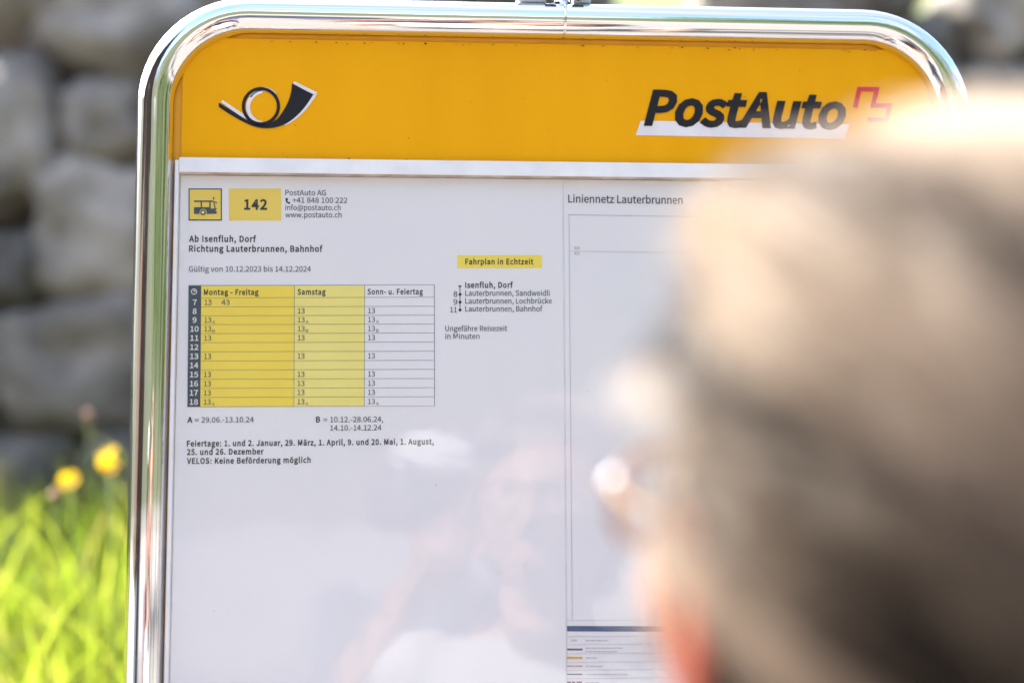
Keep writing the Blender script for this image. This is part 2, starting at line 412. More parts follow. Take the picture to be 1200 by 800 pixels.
flower(126, 549, 1.02, 'larger low yellow buttercup nearest to the chrome frame', 'b', (50, 20))
flower(128, 535, 1.10, 'yellow buttercup half hidden above another one beside the frame', 'b', (35, -40))
flower(82, 566, 1.02, 'lone yellow buttercup farther left, next to a pink clover head', 'b', (55, -10))
flower(64, 580, 1.06, 'pale pink clover head among the grass left of the buttercups', 'c', (0, 0))
flower(103, 486, 1.35, 'pale pinkish seed flower rising above the grass before the dark wall', 'c', (0, 0))

# ------------------------------------------------------------------ timetable board
xl = S(181.8, 200)[0]; xr = S(1113.5, 120)[0]; zt = S(600, 26)[1]
TUBE = .0146; CRAD = .072
board = thing('timetable_board', ((xl+xr)/2, 0, 0), 'chrome framed bus stop board with yellow header and white timetable case', 'notice board')
Z_BOT = zt-.66
def arc(cx, cz, r, a0, a1, n=14):
    return [(cx+r*math.cos(rad(a0+(a1-a0)*i/n)), cz+r*math.sin(rad(a0+(a1-a0)*i/n))) for i in range(n+1)]
path = [(xl, .02), (xl, .6), (xl, 1.2)]+arc(xl+CRAD, zt-CRAD, CRAD, 180, 90)
seam_x = S(659, 25)[0]
left_half = path+[(seam_x-.0006, zt)]
right_half = [(seam_x+.0006, zt)]+arc(xr-CRAD, zt-CRAD, CRAD, 90, 0)+[(xr, 1.2), (xr, .6), (xr, .02)]
TY = -.001
MB().tube([(x, TY, z) for x, z in left_half], TUBE, 40, up=(0, 1, 0), cap=False).build('frame_tube', M_chrome, board, True)
MB().tube([(x, TY, z) for x, z in right_half], TUBE, 40, up=(0, 1, 0), cap=False).build('frame_tube', M_chrome, board, True)
MB().tube([(seam_x-.0022, TY, zt), (seam_x+.0022, TY, zt)], [TUBE-.0008]*2, 40).tube([(seam_x+.0004, TY, zt), (seam_x+.0018, TY, zt)], [TUBE+.0003]*2, 40).build('joint_sleeve', M_chrome, board, True)
MB().tube([(xl, TY, Z_BOT), (xr, TY, Z_BOT)], .0137, 24).build('bottom_rail', M_chrome, board, True)
for x in (xl, xr):
    MB().box(x-.05, x+.05, -.05, .05, .001, .012).build('foot_plate', M_steel, board, bevel=.001)
# rear panel filling the frame and the raised yellow face
z_y = S(211, 186.5)[1]                       # lower edge of the yellow
ix0, ix1, iz1 = xl+TUBE*.6, xr-TUBE*.6, zt-TUBE*.6
r_in = CRAD-TUBE*.6
outline = [(ix0, Z_BOT)]+arc(ix0+r_in, iz1-r_in, r_in, 180, 90)+arc(ix1-r_in, iz1-r_in, r_in, 90, 0)+[(ix1, Z_BOT)]
MB().prism(outline, .0012, .010).build('back_panel', M_yellow_edge, board)
fx0 = S(211.5, 190)[0]; fx1 = S(1088, 100)[0]; fz1 = S(600, 50.8)[1]; rf = .036
face_o = [(fx0, z_y)]+arc(fx0+rf, fz1-rf, rf, 180, 90)+arc(fx1-rf, fz1-rf, rf, 90, 0)+[(fx1, z_y)]
header = MB().prism(face_o, -.001, .0010).build('header_panel', M_yellow, board, bevel=.0008)
FY = -.0013                                   # print on the yellow face lies here
def pp(pts): return [S(*p) for p in pts]
def decal(name, polys, mat, parent, y, th=.00012):
    m_ = MB()
    for p in polys: m_.prism(p, y-th, y+th)
    return m_.build(name, mat, parent)
def stroke(pts, w, closed=False):
    """flat mitred outline polygons along a polyline in board coordinates"""
    out_ = []; P = [Vector((a, b_)) for a, b_ in pts]; n = len(P); offs = []
    for i in range(n):
        d0 = (P[i]-P[i-1]).normalized() if i else (P[1]-P[0]).normalized()
        d1 = (P[i+1]-P[i]).normalized() if i < n-1 else d0
        n0 = Vector((-d0.y, d0.x)); n1 = Vector((-d1.y, d1.x)); m_ = (n0+n1).normalized()
        offs.append(m_*(w/2/max(.3, m_.dot(n0))))
    for i in range(n-1):
        a, b_ = P[i], P[i+1]
        out_.append([tuple(a+offs[i]), tuple(b_+offs[i+1]), tuple(b_-offs[i+1]), tuple(a-offs[i])])
    return out_
def E(x, y): return (240+x/7.5, 80+y/7.5)      # emblem drawn from a 7.5x enlargement
def ring(cx, cy, ro, ri, a0=0, a1=360, n=44, ex=0, ey=0):
    o = [E(cx+ro*math.cos(rad(a0+(a1-a0)*i/n)), cy-ro*math.sin(rad(a0+(a1-a0)*i/n))) for i in range(n+1)]
    q = [E(cx+ex+ri*math.cos(rad(a0+(a1-a0)*i/n)), cy+ey-ri*math.sin(rad(a0+(a1-a0)*i/n))) for i in range(n+1)]
    return [pp([o[i], o[i+1], q[i+1], q[i]]) for i in range(n)]
def bez(p0, p1, p2, n=12):
    return [((1-t)**2*p0[0]+2*t*(1-t)*p1[0]+t*t*p2[0], (1-t)**2*p0[1]+2*t*(1-t)*p1[1]+t*t*p2[1]) for t in [i/n for i in range(n+1)]]
under = bez((125, 345), (260, 440), (370, 490))+bez((370, 490), (530, 570), (700, 500))[1:]+bez((700, 500), (840, 430), (955, 235))[1:]
upper = bez((768, 142), (765, 300), (640, 450))+[(600, 476)]+bez((600, 476), (490, 530), (375, 462))[1:]+[(125, 308)]
horn = [E(*p) for p in under+upper]
def strip_fill(lo, hi):
    n = min(len(lo), len(hi)); return [pp([lo[i], lo[i+1], hi[i+1], hi[i]]) for i in range(n-1)]
def resample(pts, n):
    d = [0]
    for a, b_ in zip(pts, pts[1:]): d.append(d[-1]+math.dist(a, b_))
    res = []
    for k in range(n):
        t = d[-1]*k/(n-1); i = 0
        while i < len(d)-2 and d[i+1] < t: i += 1
        u = (t-d[i])/max(1e-9, d[i+1]-d[i]); res.append((pts[i][0]+(pts[i+1][0]-pts[i][0])*u, pts[i][1]+(pts[i+1][1]-pts[i][1])*u))
    return res
lo = resample([E(*p) for p in under], 60)
hi = resample([E(*p) for p in list(reversed(upper))], 60)
wlo = [(142, 300), (365, 462)]; whi = [(158, 286), (338, 405)]
white_polys = [pp([E(*p) for p in [(140, 300), (158, 284), (345, 410), (372, 466)]])]
white_polys += ring(512, 322, 152, 118, 40, 150, 24)[0:24] + ring(515, 346, 150, 124, 95, 265, 30, 8, 2)
white_polys += [pp([E(*p) for p in [(778, 140), (786, 118), (992, 220), (955, 240)]])]
wl = resample([E(*p) for p in bez((955, 235), (840, 430), (700, 500))], 16); wh = resample([E(*p) for p in bez((992, 220), (865, 440), (708, 506))], 16)
white_polys += strip_fill(wl, wh)
decal('post_horn_shadow', white_polys, M_white, header, FY)
decal('post_horn', strip_fill(lo, hi)+ring(495, 340, 168, 140), M_black, header, FY-.0003)

# lettering ------------------------------------------------------------------
def load_font():
    try:
        p = os.path.join(bpy.utils.system_resource('DATAFILES'), 'fonts', 'Noto Sans CJK Regular.woff2')
        if os.path.exists(p): return bpy.data.fonts.load(p)
    except Exception: pass
    return None
FONT = load_font()
def glyphs(s, bold=0.0, shear=0.0, space=1.0):
    c = bpy.data.curves.new('t', 'FONT'); c.body = s; c.size = 1; c.offset = bold; c.shear = shear; c.fill_mode = 'FRONT'; c.space_character = space
    c.resolution_u = 3
    if FONT: c.font = FONT
    o = bpy.data.objects.new('t', c); col.objects.link(o)
    dg = bpy.context.evaluated_depsgraph_get(); me = bpy.data.meshes.new_from_object(o.evaluated_get(dg))
    v = [(p.co.x, p.co.y) for p in me.vertices]; f = [tuple(p.vertices) for p in me.polygons]
    bpy.data.objects.remove(o); bpy.data.curves.remove(c); bpy.data.meshes.remove(me); return v, f
_caph = max(y for _, y in glyphs('H')[0])
def put(mb, s, px0, base, px1, cap, bold=0.0, shear=0.0, y=-.0004, tilt=.007, space=1.0):
    """string s from px0 to px1 on a baseline, capital height in photograph pixels"""
    v, f = glyphs(s, bold, shear, space)
    x0 = min(p[0] for p in v); x1 = max(p[0] for p in v)
    A = S(px0, base); w = S(px1, base)[0]-A[0]; kz = (S(px0, base-cap)[1]-A[1])/_caph
    kx = w/(x1-x0); out_ = []
    for a, b_ in v:
        X = (a-x0)*kx; Z = b_*kz
        out_.append((A[0]+X-Z*tilt, y, A[1]+Z+X*tilt))
    mb.add(out_, f)
    return mb
def text(name, items, mat, parent, y=-.0004, **kw):
    m_ = MB()
    for it in items:
        put(m_, *it[:5], **{**kw, **(it[5] if len(it) > 5 else {})}, y=y)
    me = bpy.data.meshes.new(name); me.from_pydata(m_.v, [], m_.f); me.update()
    o = link(name, me, mat); o.parent = parent; o.matrix_parent_inverse = Matrix.Translation(-parent_loc(parent)); return o
decal('underline', [pp([(744.5, 159), (750.5, 142), (995, 146.5), (989, 163.5)])], M_white, header, FY)
text('wordmark', [('PostAuto', 754, 146, 991, 38.3)], M_black, header, y=FY-.0004, bold=.0145, shear=.25, space=1.0, tilt=-.007)
cross = [(1001.5, 127), (1006.5, 105.2), (1027, 105.5), (1022.5, 124.5), (1042, 124.8), (1038.5, 141), (1016, 141)]
decal('cross_emblem', [p for p in stroke(pp(cross), .0037)], M_red, header, FY-.0002)
# dirt that has settled on the yellow face
m_ = MB(); random.seed(3)
for k in range(90):
    if k < 50: px, py = random.uniform(225, 1075), 53+abs(random.gauss(0, 1.0))
    elif k < 75: px, py = random.uniform(214, 1080), 185-abs(random.gauss(0, .7))+ (random.random()*0)
    else: px, py = random.uniform(230, 1080), random.uniform(60, 180)
    if k >= 50 and k < 75: py += (px-211)*.0155
    if k < 50: py += (px-600)*.0145
    x, z = S(px, py); r = random.uniform(.0002, .0007)*(1 if k < 75 else .6)
    m_.prism([(x+r*math.cos(a)*random.uniform(.6, 2.2), z+r*math.sin(a)*random.uniform(.5, 1)) for a in [i*math.pi/4 for i in range(8)]], FY-.0001, FY+.0001)
m_.build('dirt', M_grime, header)['kind'] = 'stuff'

# case: white strip, side walls, seal and clear cover
z_s = S(211, 204.5)[1]; z_c0 = Z_BOT+.016
MB().box(fx0, fx1, -.0072, .0010, z_s+.0006, z_y).build('hinge_strip', M_strip, board, bevel=.0006)
MB().box(fx0-.0006, fx1+.0006, -.0060, .0010, z_s-.0004, z_s+.0006).build('seal', M_seal, board)
case = MB().box(fx0-.0032, fx0-.0002, -.0066, .0010, z_c0, z_y-.002).box(fx1+.0002, fx1+.0032, -.0066, .0010, z_c0, z_y-.002)
case.box(fx0, fx1, -.0066, .0010, z_c0, z_c0+.012)
case.build('case_edge', M_strip, board, bevel=.0006)
MB().box(fx0, fx1, .0005, .0010, z_c0+.0122, z_s-.0005).build('case_back', M_strip, board)
MB().box(fx0, fx1, -.0062, -.0036, z_c0+.0125, z_s-.0005).build('cover_pane', M_acrylic, board)
m_ = MB()
for px, py, a, b_ in ((511, 568, .5, 2.6), (309, 625, .7, .7), (252, 715, .7, 1.0), (267, 714, .8, .8), (222, 720, .9, .6), (688, 459, .9, .9), (326, 518, 1.2, .5), (546, 653, .8, .5), (705, 420, .5, .7)):
    x, z = S(px, py); s_ = .00036
    m_.prism([(x+s_*a*math.cos(t), z+s_*b_*math.sin(t)) for t in [i*math.pi/4 for i in range(8)]], -.0066, -.0064)
m_.build('specks', M_grime, board)['kind'] = 'stuff'
# clamp on the top rail
def bx(px0, px1, py0, py1, y0, y1, m=None):
    a = at(px0, py0); b_ = at(px1, py1); (m or MB()).box(a.x, b_.x, y0, y1, b_.z, a.z) if m else None
    return MB().box(a.x, b_.x, y0, y1, b_.z, a.z)
clamp = bx(606, 640, -34, 4.5, -.004, .016).build('clamp', M_steel, board, bevel=.0012)
bx(672, 692, -34, 5.5, -.004, .016).build('clamp', M_steel, board, bevel=.0012)
for px in (641, 673):
    p = at(px+4, 2)
    MB().tube([(p.x, -.012, p.z+.004), (p.x, -.003, p.z+.004)], .0052, 6).build('bolt', M_bolt, clamp)
p = at(659, 9); q = at(659, -500)
MB().tube([(p.x, .002, p.z-.002), (p.x, .002, p.z+.003), (p.x, .002, p.z+.0032), (q.x, .002, q.z)], [.009, .009, .0062, .0062], 20).build('sign_pole', M_chrome, board, True)

# ------------------------------------------------------------------ timetable poster
px_, pz_ = S(430, 500)
tt = thing('timetable_poster', (px_, 0, pz_), 'white printed timetable sheet with yellow table in left half of case', 'timetable')
z_pb = z_c0+.013
def sheet_part(name, x0, x1, z0, z1, parent, mat=M_paper):
    return MB().box(x0, x1, -.0001, .0004, z0, z1).build(name, mat, parent)
sx = S(661.5, 400)[0]
sheet_part('sheet', fx0+.0004, sx-.0008, z_pb, z_s-.0008, tt)
def quad(px0, py0, px1, py1, tilt=.007):
    a = S(px0, py0); b_ = S(px1, py0); c = S(px1, py1); d = S(px0, py1); w = (b_[0]-a[0])*tilt
    return [a, (b_[0], a[1]+w), (b_[0]-(a[1]-d[1])*0, d[1]+w), d]
def pquad(*pts): return [S(*p) for p in pts]
Y1, Y2, Y3 = -.0003, -.0006, -.0009
# bus pictogram
pic = decal('bus_pictogram', [pquad((221, 221), (260, 221), (260, 258.6), (221, 258.6))], M_slate, tt, Y1)
decal('picture_field', [pquad((222.4, 222.4), (258.7, 222.4), (258.7, 257.2), (222.4, 257.2))], M_badge, pic, Y2)
def B(x, y): return S(215+x/16, 215+y/16)
bus = [[B(200, 325), B(555, 325), B(575, 350), B(200, 350)], [B(540, 325), B(635, 358), B(632, 378), B(565, 350)],
       [B(325, 350), B(348, 350), B(348, 450), B(325, 450)], [B(488, 350), B(512, 350), B(512, 470), B(488, 470)],
       [B(562, 352), B(580, 352), B(607, 475), B(585, 475)], [B(200, 450), B(510, 450), B(510, 575), B(200, 575)],
       [B(510, 475), B(632, 475), B(600, 515), B(510, 515)], [B(510, 515), B(600, 515), B(632, 540), B(620, 570), B(510, 575)],
       [B(552, 300), B(570, 240), B(584, 300)]]
decal('bus_drawing', bus, M_slate, pic, Y3)
def disc(cx, cy, r, n=20): return [B(cx+r*math.cos(2*math.pi*i/n), cy+r*math.sin(2*math.pi*i/n)) for i in range(n)]
decal('wheel', [disc(372, 550, 66)], M_tabyellow_pale, pic, Y3-.0003)
decal('wheel', [disc(372, 550, 55)], M_slate, pic, Y3-.0006)
decal('wheel', [disc(372, 550, 28)], M_tabyellow_pale, pic, Y3-.0009)
badge = decal('route_badge', [pquad((268.3, 221.2), (329.5, 221), (329.5, 258.5), (268.3, 258.6))], M_badge, tt, Y1)
text('route_number', [('142', 286, 245.5, 313, 11.2)], M_ink, badge, y=Y2, bold=.014, space=1.06)
text('contact_lines', [('PostAuto AG', 334.3, 229, 382, 6.2), ('+41 848 100 222', 342.8, 237.8, 407, 6.2), ('info@postauto.ch', 334.3, 246.3, 399.3, 6.2), ('www.postauto.ch', 334.3, 254.8, 400.3, 6.2)], M_ink_light, tt, bold=.002)
def T(x, y): return S(200+x/5, 210+y/5)
decal('phone_symbol', [[T(672, 112), T(684, 110), T(688, 122), T(682, 126), T(690, 136), T(698, 133), T(700, 142), T(690, 146), T(676, 134)]], M_ink, tt, Y1)
text('heading', [('Ab Isenfluh, Dorf', 221.5, 283.4, 300, 6.9), ('Richtung Lauterbrunnen, Bahnhof', 221.5, 294.9, 378, 6.9)], M_ink, tt, bold=.0112, space=1.06)
text('validity_line', [('Gültig von 10.12.2023 bis 14.12.2024', 221.3, 318.4, 364.3, 6.3)], M_ink_light, tt, bold=.002)
text('footnote', [('=', 228, 495, 233, 5.5), ('29.06.-13.10.24', 236, 495, 297.3, 6.2)], M_ink_light, tt, bold=.003)
text('footnote', [('=', 379, 494.6, 383.5, 5.5), ('10.12.-28.06.24,', 387, 494.6, 449, 6.2), ('14.10.-14.12.24', 387, 504.4, 447, 6.2)], M_ink_light, tt, bold=.003)
text('footnote_letter', [('A', 219.4, 495, 225.6, 6.4)], M_ink, tt, bold=.012)
text('footnote_letter', [('B', 370.3, 494.6, 375.2, 6.4)], M_ink, tt, bold=.012)
text('holiday_note', [('Feiertage: 1. und 2. Januar, 29. März, 1. April, 9. und 20. Mai, 1. August,', 219, 522.8, 508.3, 6.4), ('25. und 26. Dezember', 219, 532.7, 309, 6.4), ('VELOS: Keine Beförderung möglich', 219, 543.2, 364, 6.4)], M_ink, tt, bold=.0112, space=1.06)
# hour table
table = decal('hour_table', [pquad((220.9, 334.2), (509.3, 333.6), (509.6, 475.6), (219.5, 476.9))], M_line, tt, Y1)
def tx(c, v):            # column edges drift with the sheet's slight turn
    top = {0: 221.2, 1: 235.6, 2: 345.2, 3: 427.3, 4: 508.8}[c]; bot = {0: 219.8, 1: 234.6, 2: 344.4, 3: 427.0, 4: 509.1}[c]
    return top+(bot-top)*v
rows = [334.7, 349.0, 359.6, 370.0, 380.3, 390.8, 401.4, 412.1, 422.8, 433.4, 444.1, 454.8, 465.4, 476.2]
def cell(c, r0, r1, ins=.25, insx=.4):
    def P(cc, yy, sg):
        v = (yy-334.7)/141.5; xx = tx(cc, v)+sg*insx
        return S(xx, yy-(xx-221)*.0030*(1-.0*v)+ .2)
    return [P(c, rows[r0]+ins, 1), P(c+1, rows[r0]+ins, -1), P(c+1, rows[r1]-ins, -1), P(c, rows[r1]-ins, 1)]
decal('hour_column', [cell(0, 0, 13, 0, 0)], M_slate, table, Y2)
for c, nm, mt in ((1, 'weekday_column', M_tabyellow), (2, 'saturday_column', M_tabyellow_pale), (3, 'sunday_column', M_paper)):
    decal(nm, [cell(c, r, r+1) for r in range(13)], mt, table, Y2)
    decal('rule_lines', [[(a[0], a[1]), (b_[0], b_[1]), (b_[0], b_[1]-.00018), (a[0], a[1]-.00018)] for a, b_ in [(cell(c, r, r+1)[3], cell(c, r, r+1)[2]) for r in range(12)]], M_rule if c < 3 else M_line, table, Y2-.0002)
for q in (('Montag - Freitag', 239, 345.6, 303, 6.2), ('Samstag', 348.6, 345.3, 381.6, 6.2), ('Sonn- u. Feiertag', 430.6, 345.0, 495.6, 6.2)):
    text('column_title', [q], M_ink, table, y=Y3, bold=.0112, space=1.06)
hrs = ['7', '8', '9', '10', '11', '12', '13', '14', '15', '16', '17', '18']
it = []; tm = []; sub = []
plan = {0: {7: '', 9: 'A', 10: 'B', 11: '', 13: '', 15: '', 16: '', 17: '', 18: 'A'},
        1: {8: '', 9: 'A', 10: 'B', 11: '', 13: '', 15: '', 16: '', 17: '', 18: 'A'}}
for i, h in enumerate(hrs):
    v = i/12; base = rows[i+2]-2.2; xc = 228.3-1.2*v; w = 3.0 if len(h) == 1 else 4.9
    it.append((h, xc-w+(.6 if len(h) == 1 else 0), base, xc+w-(.6 if len(h) == 1 else 0), 6.2))
    for c, x0 in ((0, 239.8), (1, 349), (2, 431.3)):
        d = plan[0 if c == 0 else 1]
        if int(h) in d:
            bb = base-(x0-221)*.003; xx = x0-(.9 if c == 0 else .4)*v*(1 if c < 2 else 0)
            tm.append((c, '13', xx, bb, xx+8.2, 6.0))
            if c == 0 and h == '7': tm.append((c, '43', xx+19.8, bb, xx+29.4, 6.0))
            if d[int(h)]: sub.append((c, d[int(h)], xx+9.4, bb+1.3, xx+12.6, 3.6))
text('hours', it, M_white, table, y=Y3, bold=.008)
for c in (0, 1, 2):
    text('departure_minutes', [q[1:] for q in tm if q[0] == c], M_ink_light, table, y=Y3, bold=.003)
    for q in sub:
        if q[0] == c: text('season_letter', [q[1:]], M_ink_light, table, y=Y3)
def discp(cx, cy, r, n=20): return [S(cx+r*math.cos(2*math.pi*i/n), cy+r*math.sin(2*math.pi*i/n)) for i in range(n)]
def ringp(cx, cy, ro, ri, n=24):
    o = discp(cx, cy, ro, n); q = discp(cx, cy, ri, n); return [[o[i], o[(i+1) % n], q[(i+1) % n], q[i]] for i in range(n)]
decal('clock_symbol', ringp(227.5, 341.8, 3.5, 2.6)+stroke(pp([(227.5, 339.6), (227.5, 342), (229.6, 341)]), .0005), M_white, table, Y3)
# live times box and stop list
live = decal('live_times_box', [pquad((535.8, 299.3), (634.8, 299), (634.8, 313.9), (535.8, 314.2))], M_tabyellow, tt, Y1)
text('live_times_words', [('Fahrplan in Echtzeit', 545.3, 309.8, 625, 6.3)], M_ink, live, y=Y2, bold=.0112, space=1.06)
text('first_stop', [('Isenfluh, Dorf', 545.2, 337.2, 601, 6.4)], M_ink, tt, bold=.0112, space=1.06)
for q in (('Lauterbrunnen, Sandweidli', 545.2, 346.6, 644.2, 6.2), ('Lauterbrunnen, Lochbrücke', 545.2, 355.8, 646.8, 6.2), ('Lauterbrunnen, Bahnhof', 545.2, 365, 635.7, 6.2)):
    text('stop_name', [q], M_ink_light, tt, bold=.003)
for q in (('8', 531.3, 347.6, 536, 6.2), ('9', 531.3, 356.8, 536, 6.2), ('11', 527.6, 366, 535.4, 6.2)):
    text('travel_minutes', [q], M_ink_light, tt, bold=.003)
text('travel_time_note', [('Ungefähre Reisezeit', 521.8, 388, 594.5, 6.2), ('in Minuten', 521.8, 397.1, 562, 6.2)], M_ink_light, tt, bold=.003)
decal('route_line', [pquad((538.6, 335), (539.4, 335), (539.4, 363), (538.6, 363)), pquad((536.8, 334.6), (541.2, 334.6), (539, 337.4))]+[discp(539.1, yy, 1.75) for yy in (345, 354.1, 363.2)], M_ink, tt, Y1)

# ------------------------------------------------------------------ network map poster
nx_, nz_ = S(800, 500)
nm = thing('network_map_poster', (nx_, 0, nz_), 'white line network map sheet in right half of case, mostly hidden by head', 'map')
sheet_part('sheet', sx+.0004, fx1-.0004, z_pb, z_s-.0008, nm)
text('map_title', [('Liniennetz Lauterbrunnen', 665.8, 237.3, 800, 8.9)], M_ink_light, nm, bold=.006, tilt=-.003)
def hl(px0, px1, py, th=.00022, tl=-.006):
    a = S(px0, py); b_ = S(px1, py); w = (b_[0]-a[0])*tl; return [a, (b_[0], a[1]+w), (b_[0], a[1]+w-th), (a[0], a[1]-th)]
def vl(px, py0, py1, th=.00025):
    a = S(px, py0); b_ = S(px, py1); return [a, (a[0]+th, a[1]), (a[0]+th, b_[1]), (a[0], b_[1])]
decal('map_border', [hl(666.5, 1070, 251.5, .0003), vl(666.5, 251.5, 726, .00025), vl(1069, 254, 730)], mat_plain('border_grey', (.42, .42, .46), .8), nm, Y1)
decal('grid_line', [hl(667, 1070, 294.2, .0002)], mat_plain('faint_line', (.55, .54, .56), .8), nm, Y1)
text('tiny_numbers', [('820', 673, 292.3, 679.3, 3.2), ('822', 673, 298.6, 679.3, 3.2)], M_line, nm)
decal('legend_bar', [[S(664.5, 733), S(1070, 734.5), S(1070, 741), S(664.5, 739.2)]], M_navy, nm, Y1)
decal('legend_rules', [hl(664.5, 1068, yy, .00022, -.002) for yy in (726.4, 745.4, 754.8, 765.4, 775.6, 784.8, 794.6)], mat_plain('rule_grey', (.60, .56, .57), .8), nm, Y1)
def legend(name, py, th, mat, gaps=None):
    segs = gaps or [(664.6, 682.6)]
    decal(name, [pquad((a, py-th), (b_, py-th), (b_, py+th), (a, py+th)) for a, b_ in segs], mat, nm, Y1)
legend('purple_route', 760.5, 1.1, M_purple); legend('orange_route', 770.4, 1.2, M_orange)
legend('rose_route', 780.0, .7, M_rose, [(664.6, 672.2), (673, 682.4)]); legend('grey_route', 789.5, .5, M_ink_light); legend('dashed_route', 799, 1.0, mat_plain('print_plum', (.28, .17, .2), .8), [(664.6, 669), (670.3, 674), (675.6, 682)])
random.seed(5)
gk = []
for yy, wd in ((750, 24), (759, 42), (763, 36), (770.4, 11), (780.2, 17), (789.8, 46), (799.4, 14)):
    xq = 686
    while xq < 686+wd:
        wq = random.uniform(2.5, 7); gk.append(pquad((xq, yy-.7), (xq+wq, yy-.7), (xq+wq, yy+.7), (xq, yy+.7))); xq += wq+.8
gk.append(pquad((669, 748.9), (676, 748.9), (676, 751.1), (669, 751.1)))
decal('legend_lines', gk, mat_plain('faint_print', (.64, .58, .59), .8), nm, Y1)['kind'] = 'stuff'
# ------------------------------------------------------------------ people
def sheen_mat(name, c1, c2, scale=30, bump=.3):
    return mat_noise(name, c1, c2, scale, .85, bump, 120, spec=.2)
M_skin = mat_noise('skin', (.33, .165, .11), (.41, .215, .15), 12, .5, .05, 300)
nt = M_skin.node_tree; b = nt.nodes['Principled BSDF']
b.inputs['Subsurface Weight'].default_value = .35; b.inputs['Subsurface Radius'].default_value = (.012, .004, .002); b.inputs['Subsurface Scale'].default_value = 1.0
M_ear = mat_noise('ear_skin', (.46, .13, .08), (.52, .17, .11), 12, .5, .05, 300)
b = M_ear.node_tree.nodes['Principled BSDF']; b.inputs['Subsurface Weight'].default_value = .6; b.inputs['Subsurface Radius'].default_value = (.018, .005, .003); b.inputs['Subsurface Scale'].default_value = 1.0
M_shirt = sheen_mat('white_cotton', (.74, .73, .72), (.80, .79, .78))
M_shirt_light = sheen_mat('pale_linen', (.36, .345, .33), (.42, .405, .39))
M_shirt_dark = sheen_mat('navy_cotton', (.04, .05, .08), (.06, .07, .11))
M_trouser = sheen_mat('dark_denim', (.03, .04, .07), (.06, .07, .11))
M_shoe = mat_plain('brown_leather', (.10, .06, .03), .5)
M_eye = mat_plain('eye_white', (.75, .73, .70), .2)
M_iris = mat_plain('iris_brown', (.05, .03, .02), .15)
M_lip = mat_plain('lip', (.42, .16, .13), .5)
M_camera = mat_plain('black_camera', (.02, .02, .022), .45)
M_glassfront = mat_plain('lens_glass', (.02, .02, .03), .05)
M_tort = mat_noise('brown_glasses_frame', (.16, .085, .04), (.34, .20, .10), 60, .18)
M_polish = mat_plain('polished_metal', (.88, .86, .82), .06, metallic=1.0)
def hair_mat(name, c1, c2, c3):
    m, nt, b = mat_new(name); L = nt.links.new
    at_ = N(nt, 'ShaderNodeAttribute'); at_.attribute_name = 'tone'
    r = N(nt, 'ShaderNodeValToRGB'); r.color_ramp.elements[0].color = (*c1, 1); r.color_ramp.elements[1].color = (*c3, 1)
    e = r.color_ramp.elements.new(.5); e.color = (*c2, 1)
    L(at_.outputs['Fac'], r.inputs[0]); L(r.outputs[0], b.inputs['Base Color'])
    b.inputs['Roughness'].default_value = .38; b.inputs['Specular IOR Level'].default_value = .75
    t = N(nt, 'ShaderNodeBsdfTranslucent'); g = N(nt, 'ShaderNodeMixRGB', blend_type='MULTIPLY'); g.inputs[0].default_value = 1; g.inputs[2].default_value = (1.65, 1.58, 1.48, 1)
    mx = N(nt, 'ShaderNodeMixShader'); mx.inputs[0].default_value = .42; o_ = nt.nodes['Material Output']
    L(r.outputs[0], g.inputs[1]); L(g.outputs[0], t.inputs[0]); L(b.outputs[0], mx.inputs[1]); L(t.outputs[0], mx.inputs[2]); L(mx.outputs[0], o_.inputs[0])
    return m
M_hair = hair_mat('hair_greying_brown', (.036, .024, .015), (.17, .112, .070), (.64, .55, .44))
M_hair2 = hair_mat('hair_dark', (.03, .02, .015), (.06, .04, .03), (.12, .09, .06))

def head_points(seg=56, rings=48):
    """skull and face in head space: x right, y forward, z up, origin midway between crown and chin"""
    V = []; F = []
    def g(x, z, cx, cz, sx_, sz_): return math.exp(-((x-cx)/sx_)**2-((z-cz)/sz_)**2)
    for j in range(rings+1):
        ph = math.pi*j/rings; zc = -math.cos(ph)
        for i in range(seg):
            t = 2*math.pi*i/seg; s_ = math.sin(ph)
            x = s_*math.cos(t); y = s_*math.sin(t); zz = zc
            z = .115*zz
            wx = .077*(1-.36*max(0, -zz)**1.5); wy = .097
            X = x*wx; Y = y*wy
            if y > 0:
                fl = max(0, -zz)
                Y *= 1-.10*fl+.06*(1-abs(zz))
                Y = min(Y, .094+.02*x*x)
                w = y
                Y += w*(.026*g(X, z, 0, -.030, .011, .014)+.014*g(X, z, 0, -.008, .008, .022))           # nose
                Y += w*(.006*g(X, z, 0, .022, .05, .010)-.009*(g(X, z, .031, .002, .014, .010)+g(X, z, -.031, .002, .014, .010)))  # brow, sockets
                Y += w*(.006*(g(X, z, .045, -.028, .022, .02)+g(X, z, -.045, -.028, .022, .02)))           # cheeks
                Y += w*(.007*g(X, z, 0, -.062, .022, .006)+.007*g(X, z, 0, -.073, .019, .006)-.004*g(X, z, 0, -.067, .022, .003))
                Y += w*.010*g(X, z, 0, -.098, .022, .016)                                                # chin
            else:
                Y -= .010*math.exp(-((zz-.25)/.5)**2)*(-y)
                if zz < -.3: Y *= 1-.45*min(1, (-.3-zz)/.6)                                              # nape
            if y > 0: X += math.copysign(.006*math.exp(-((z+.022)/.028)**2)*min(1, y*2.2)*min(1, abs(x)*1.5), x)
            V.append(Vector((X, Y, z)))
    for j in range(rings):
        for i in range(seg):
            a = j*seg+i; b_ = j*seg+(i+1) % seg; F.append((a, b_, b_+seg, a+seg))
    return V, F
HEAD_V, HEAD_F = head_points()

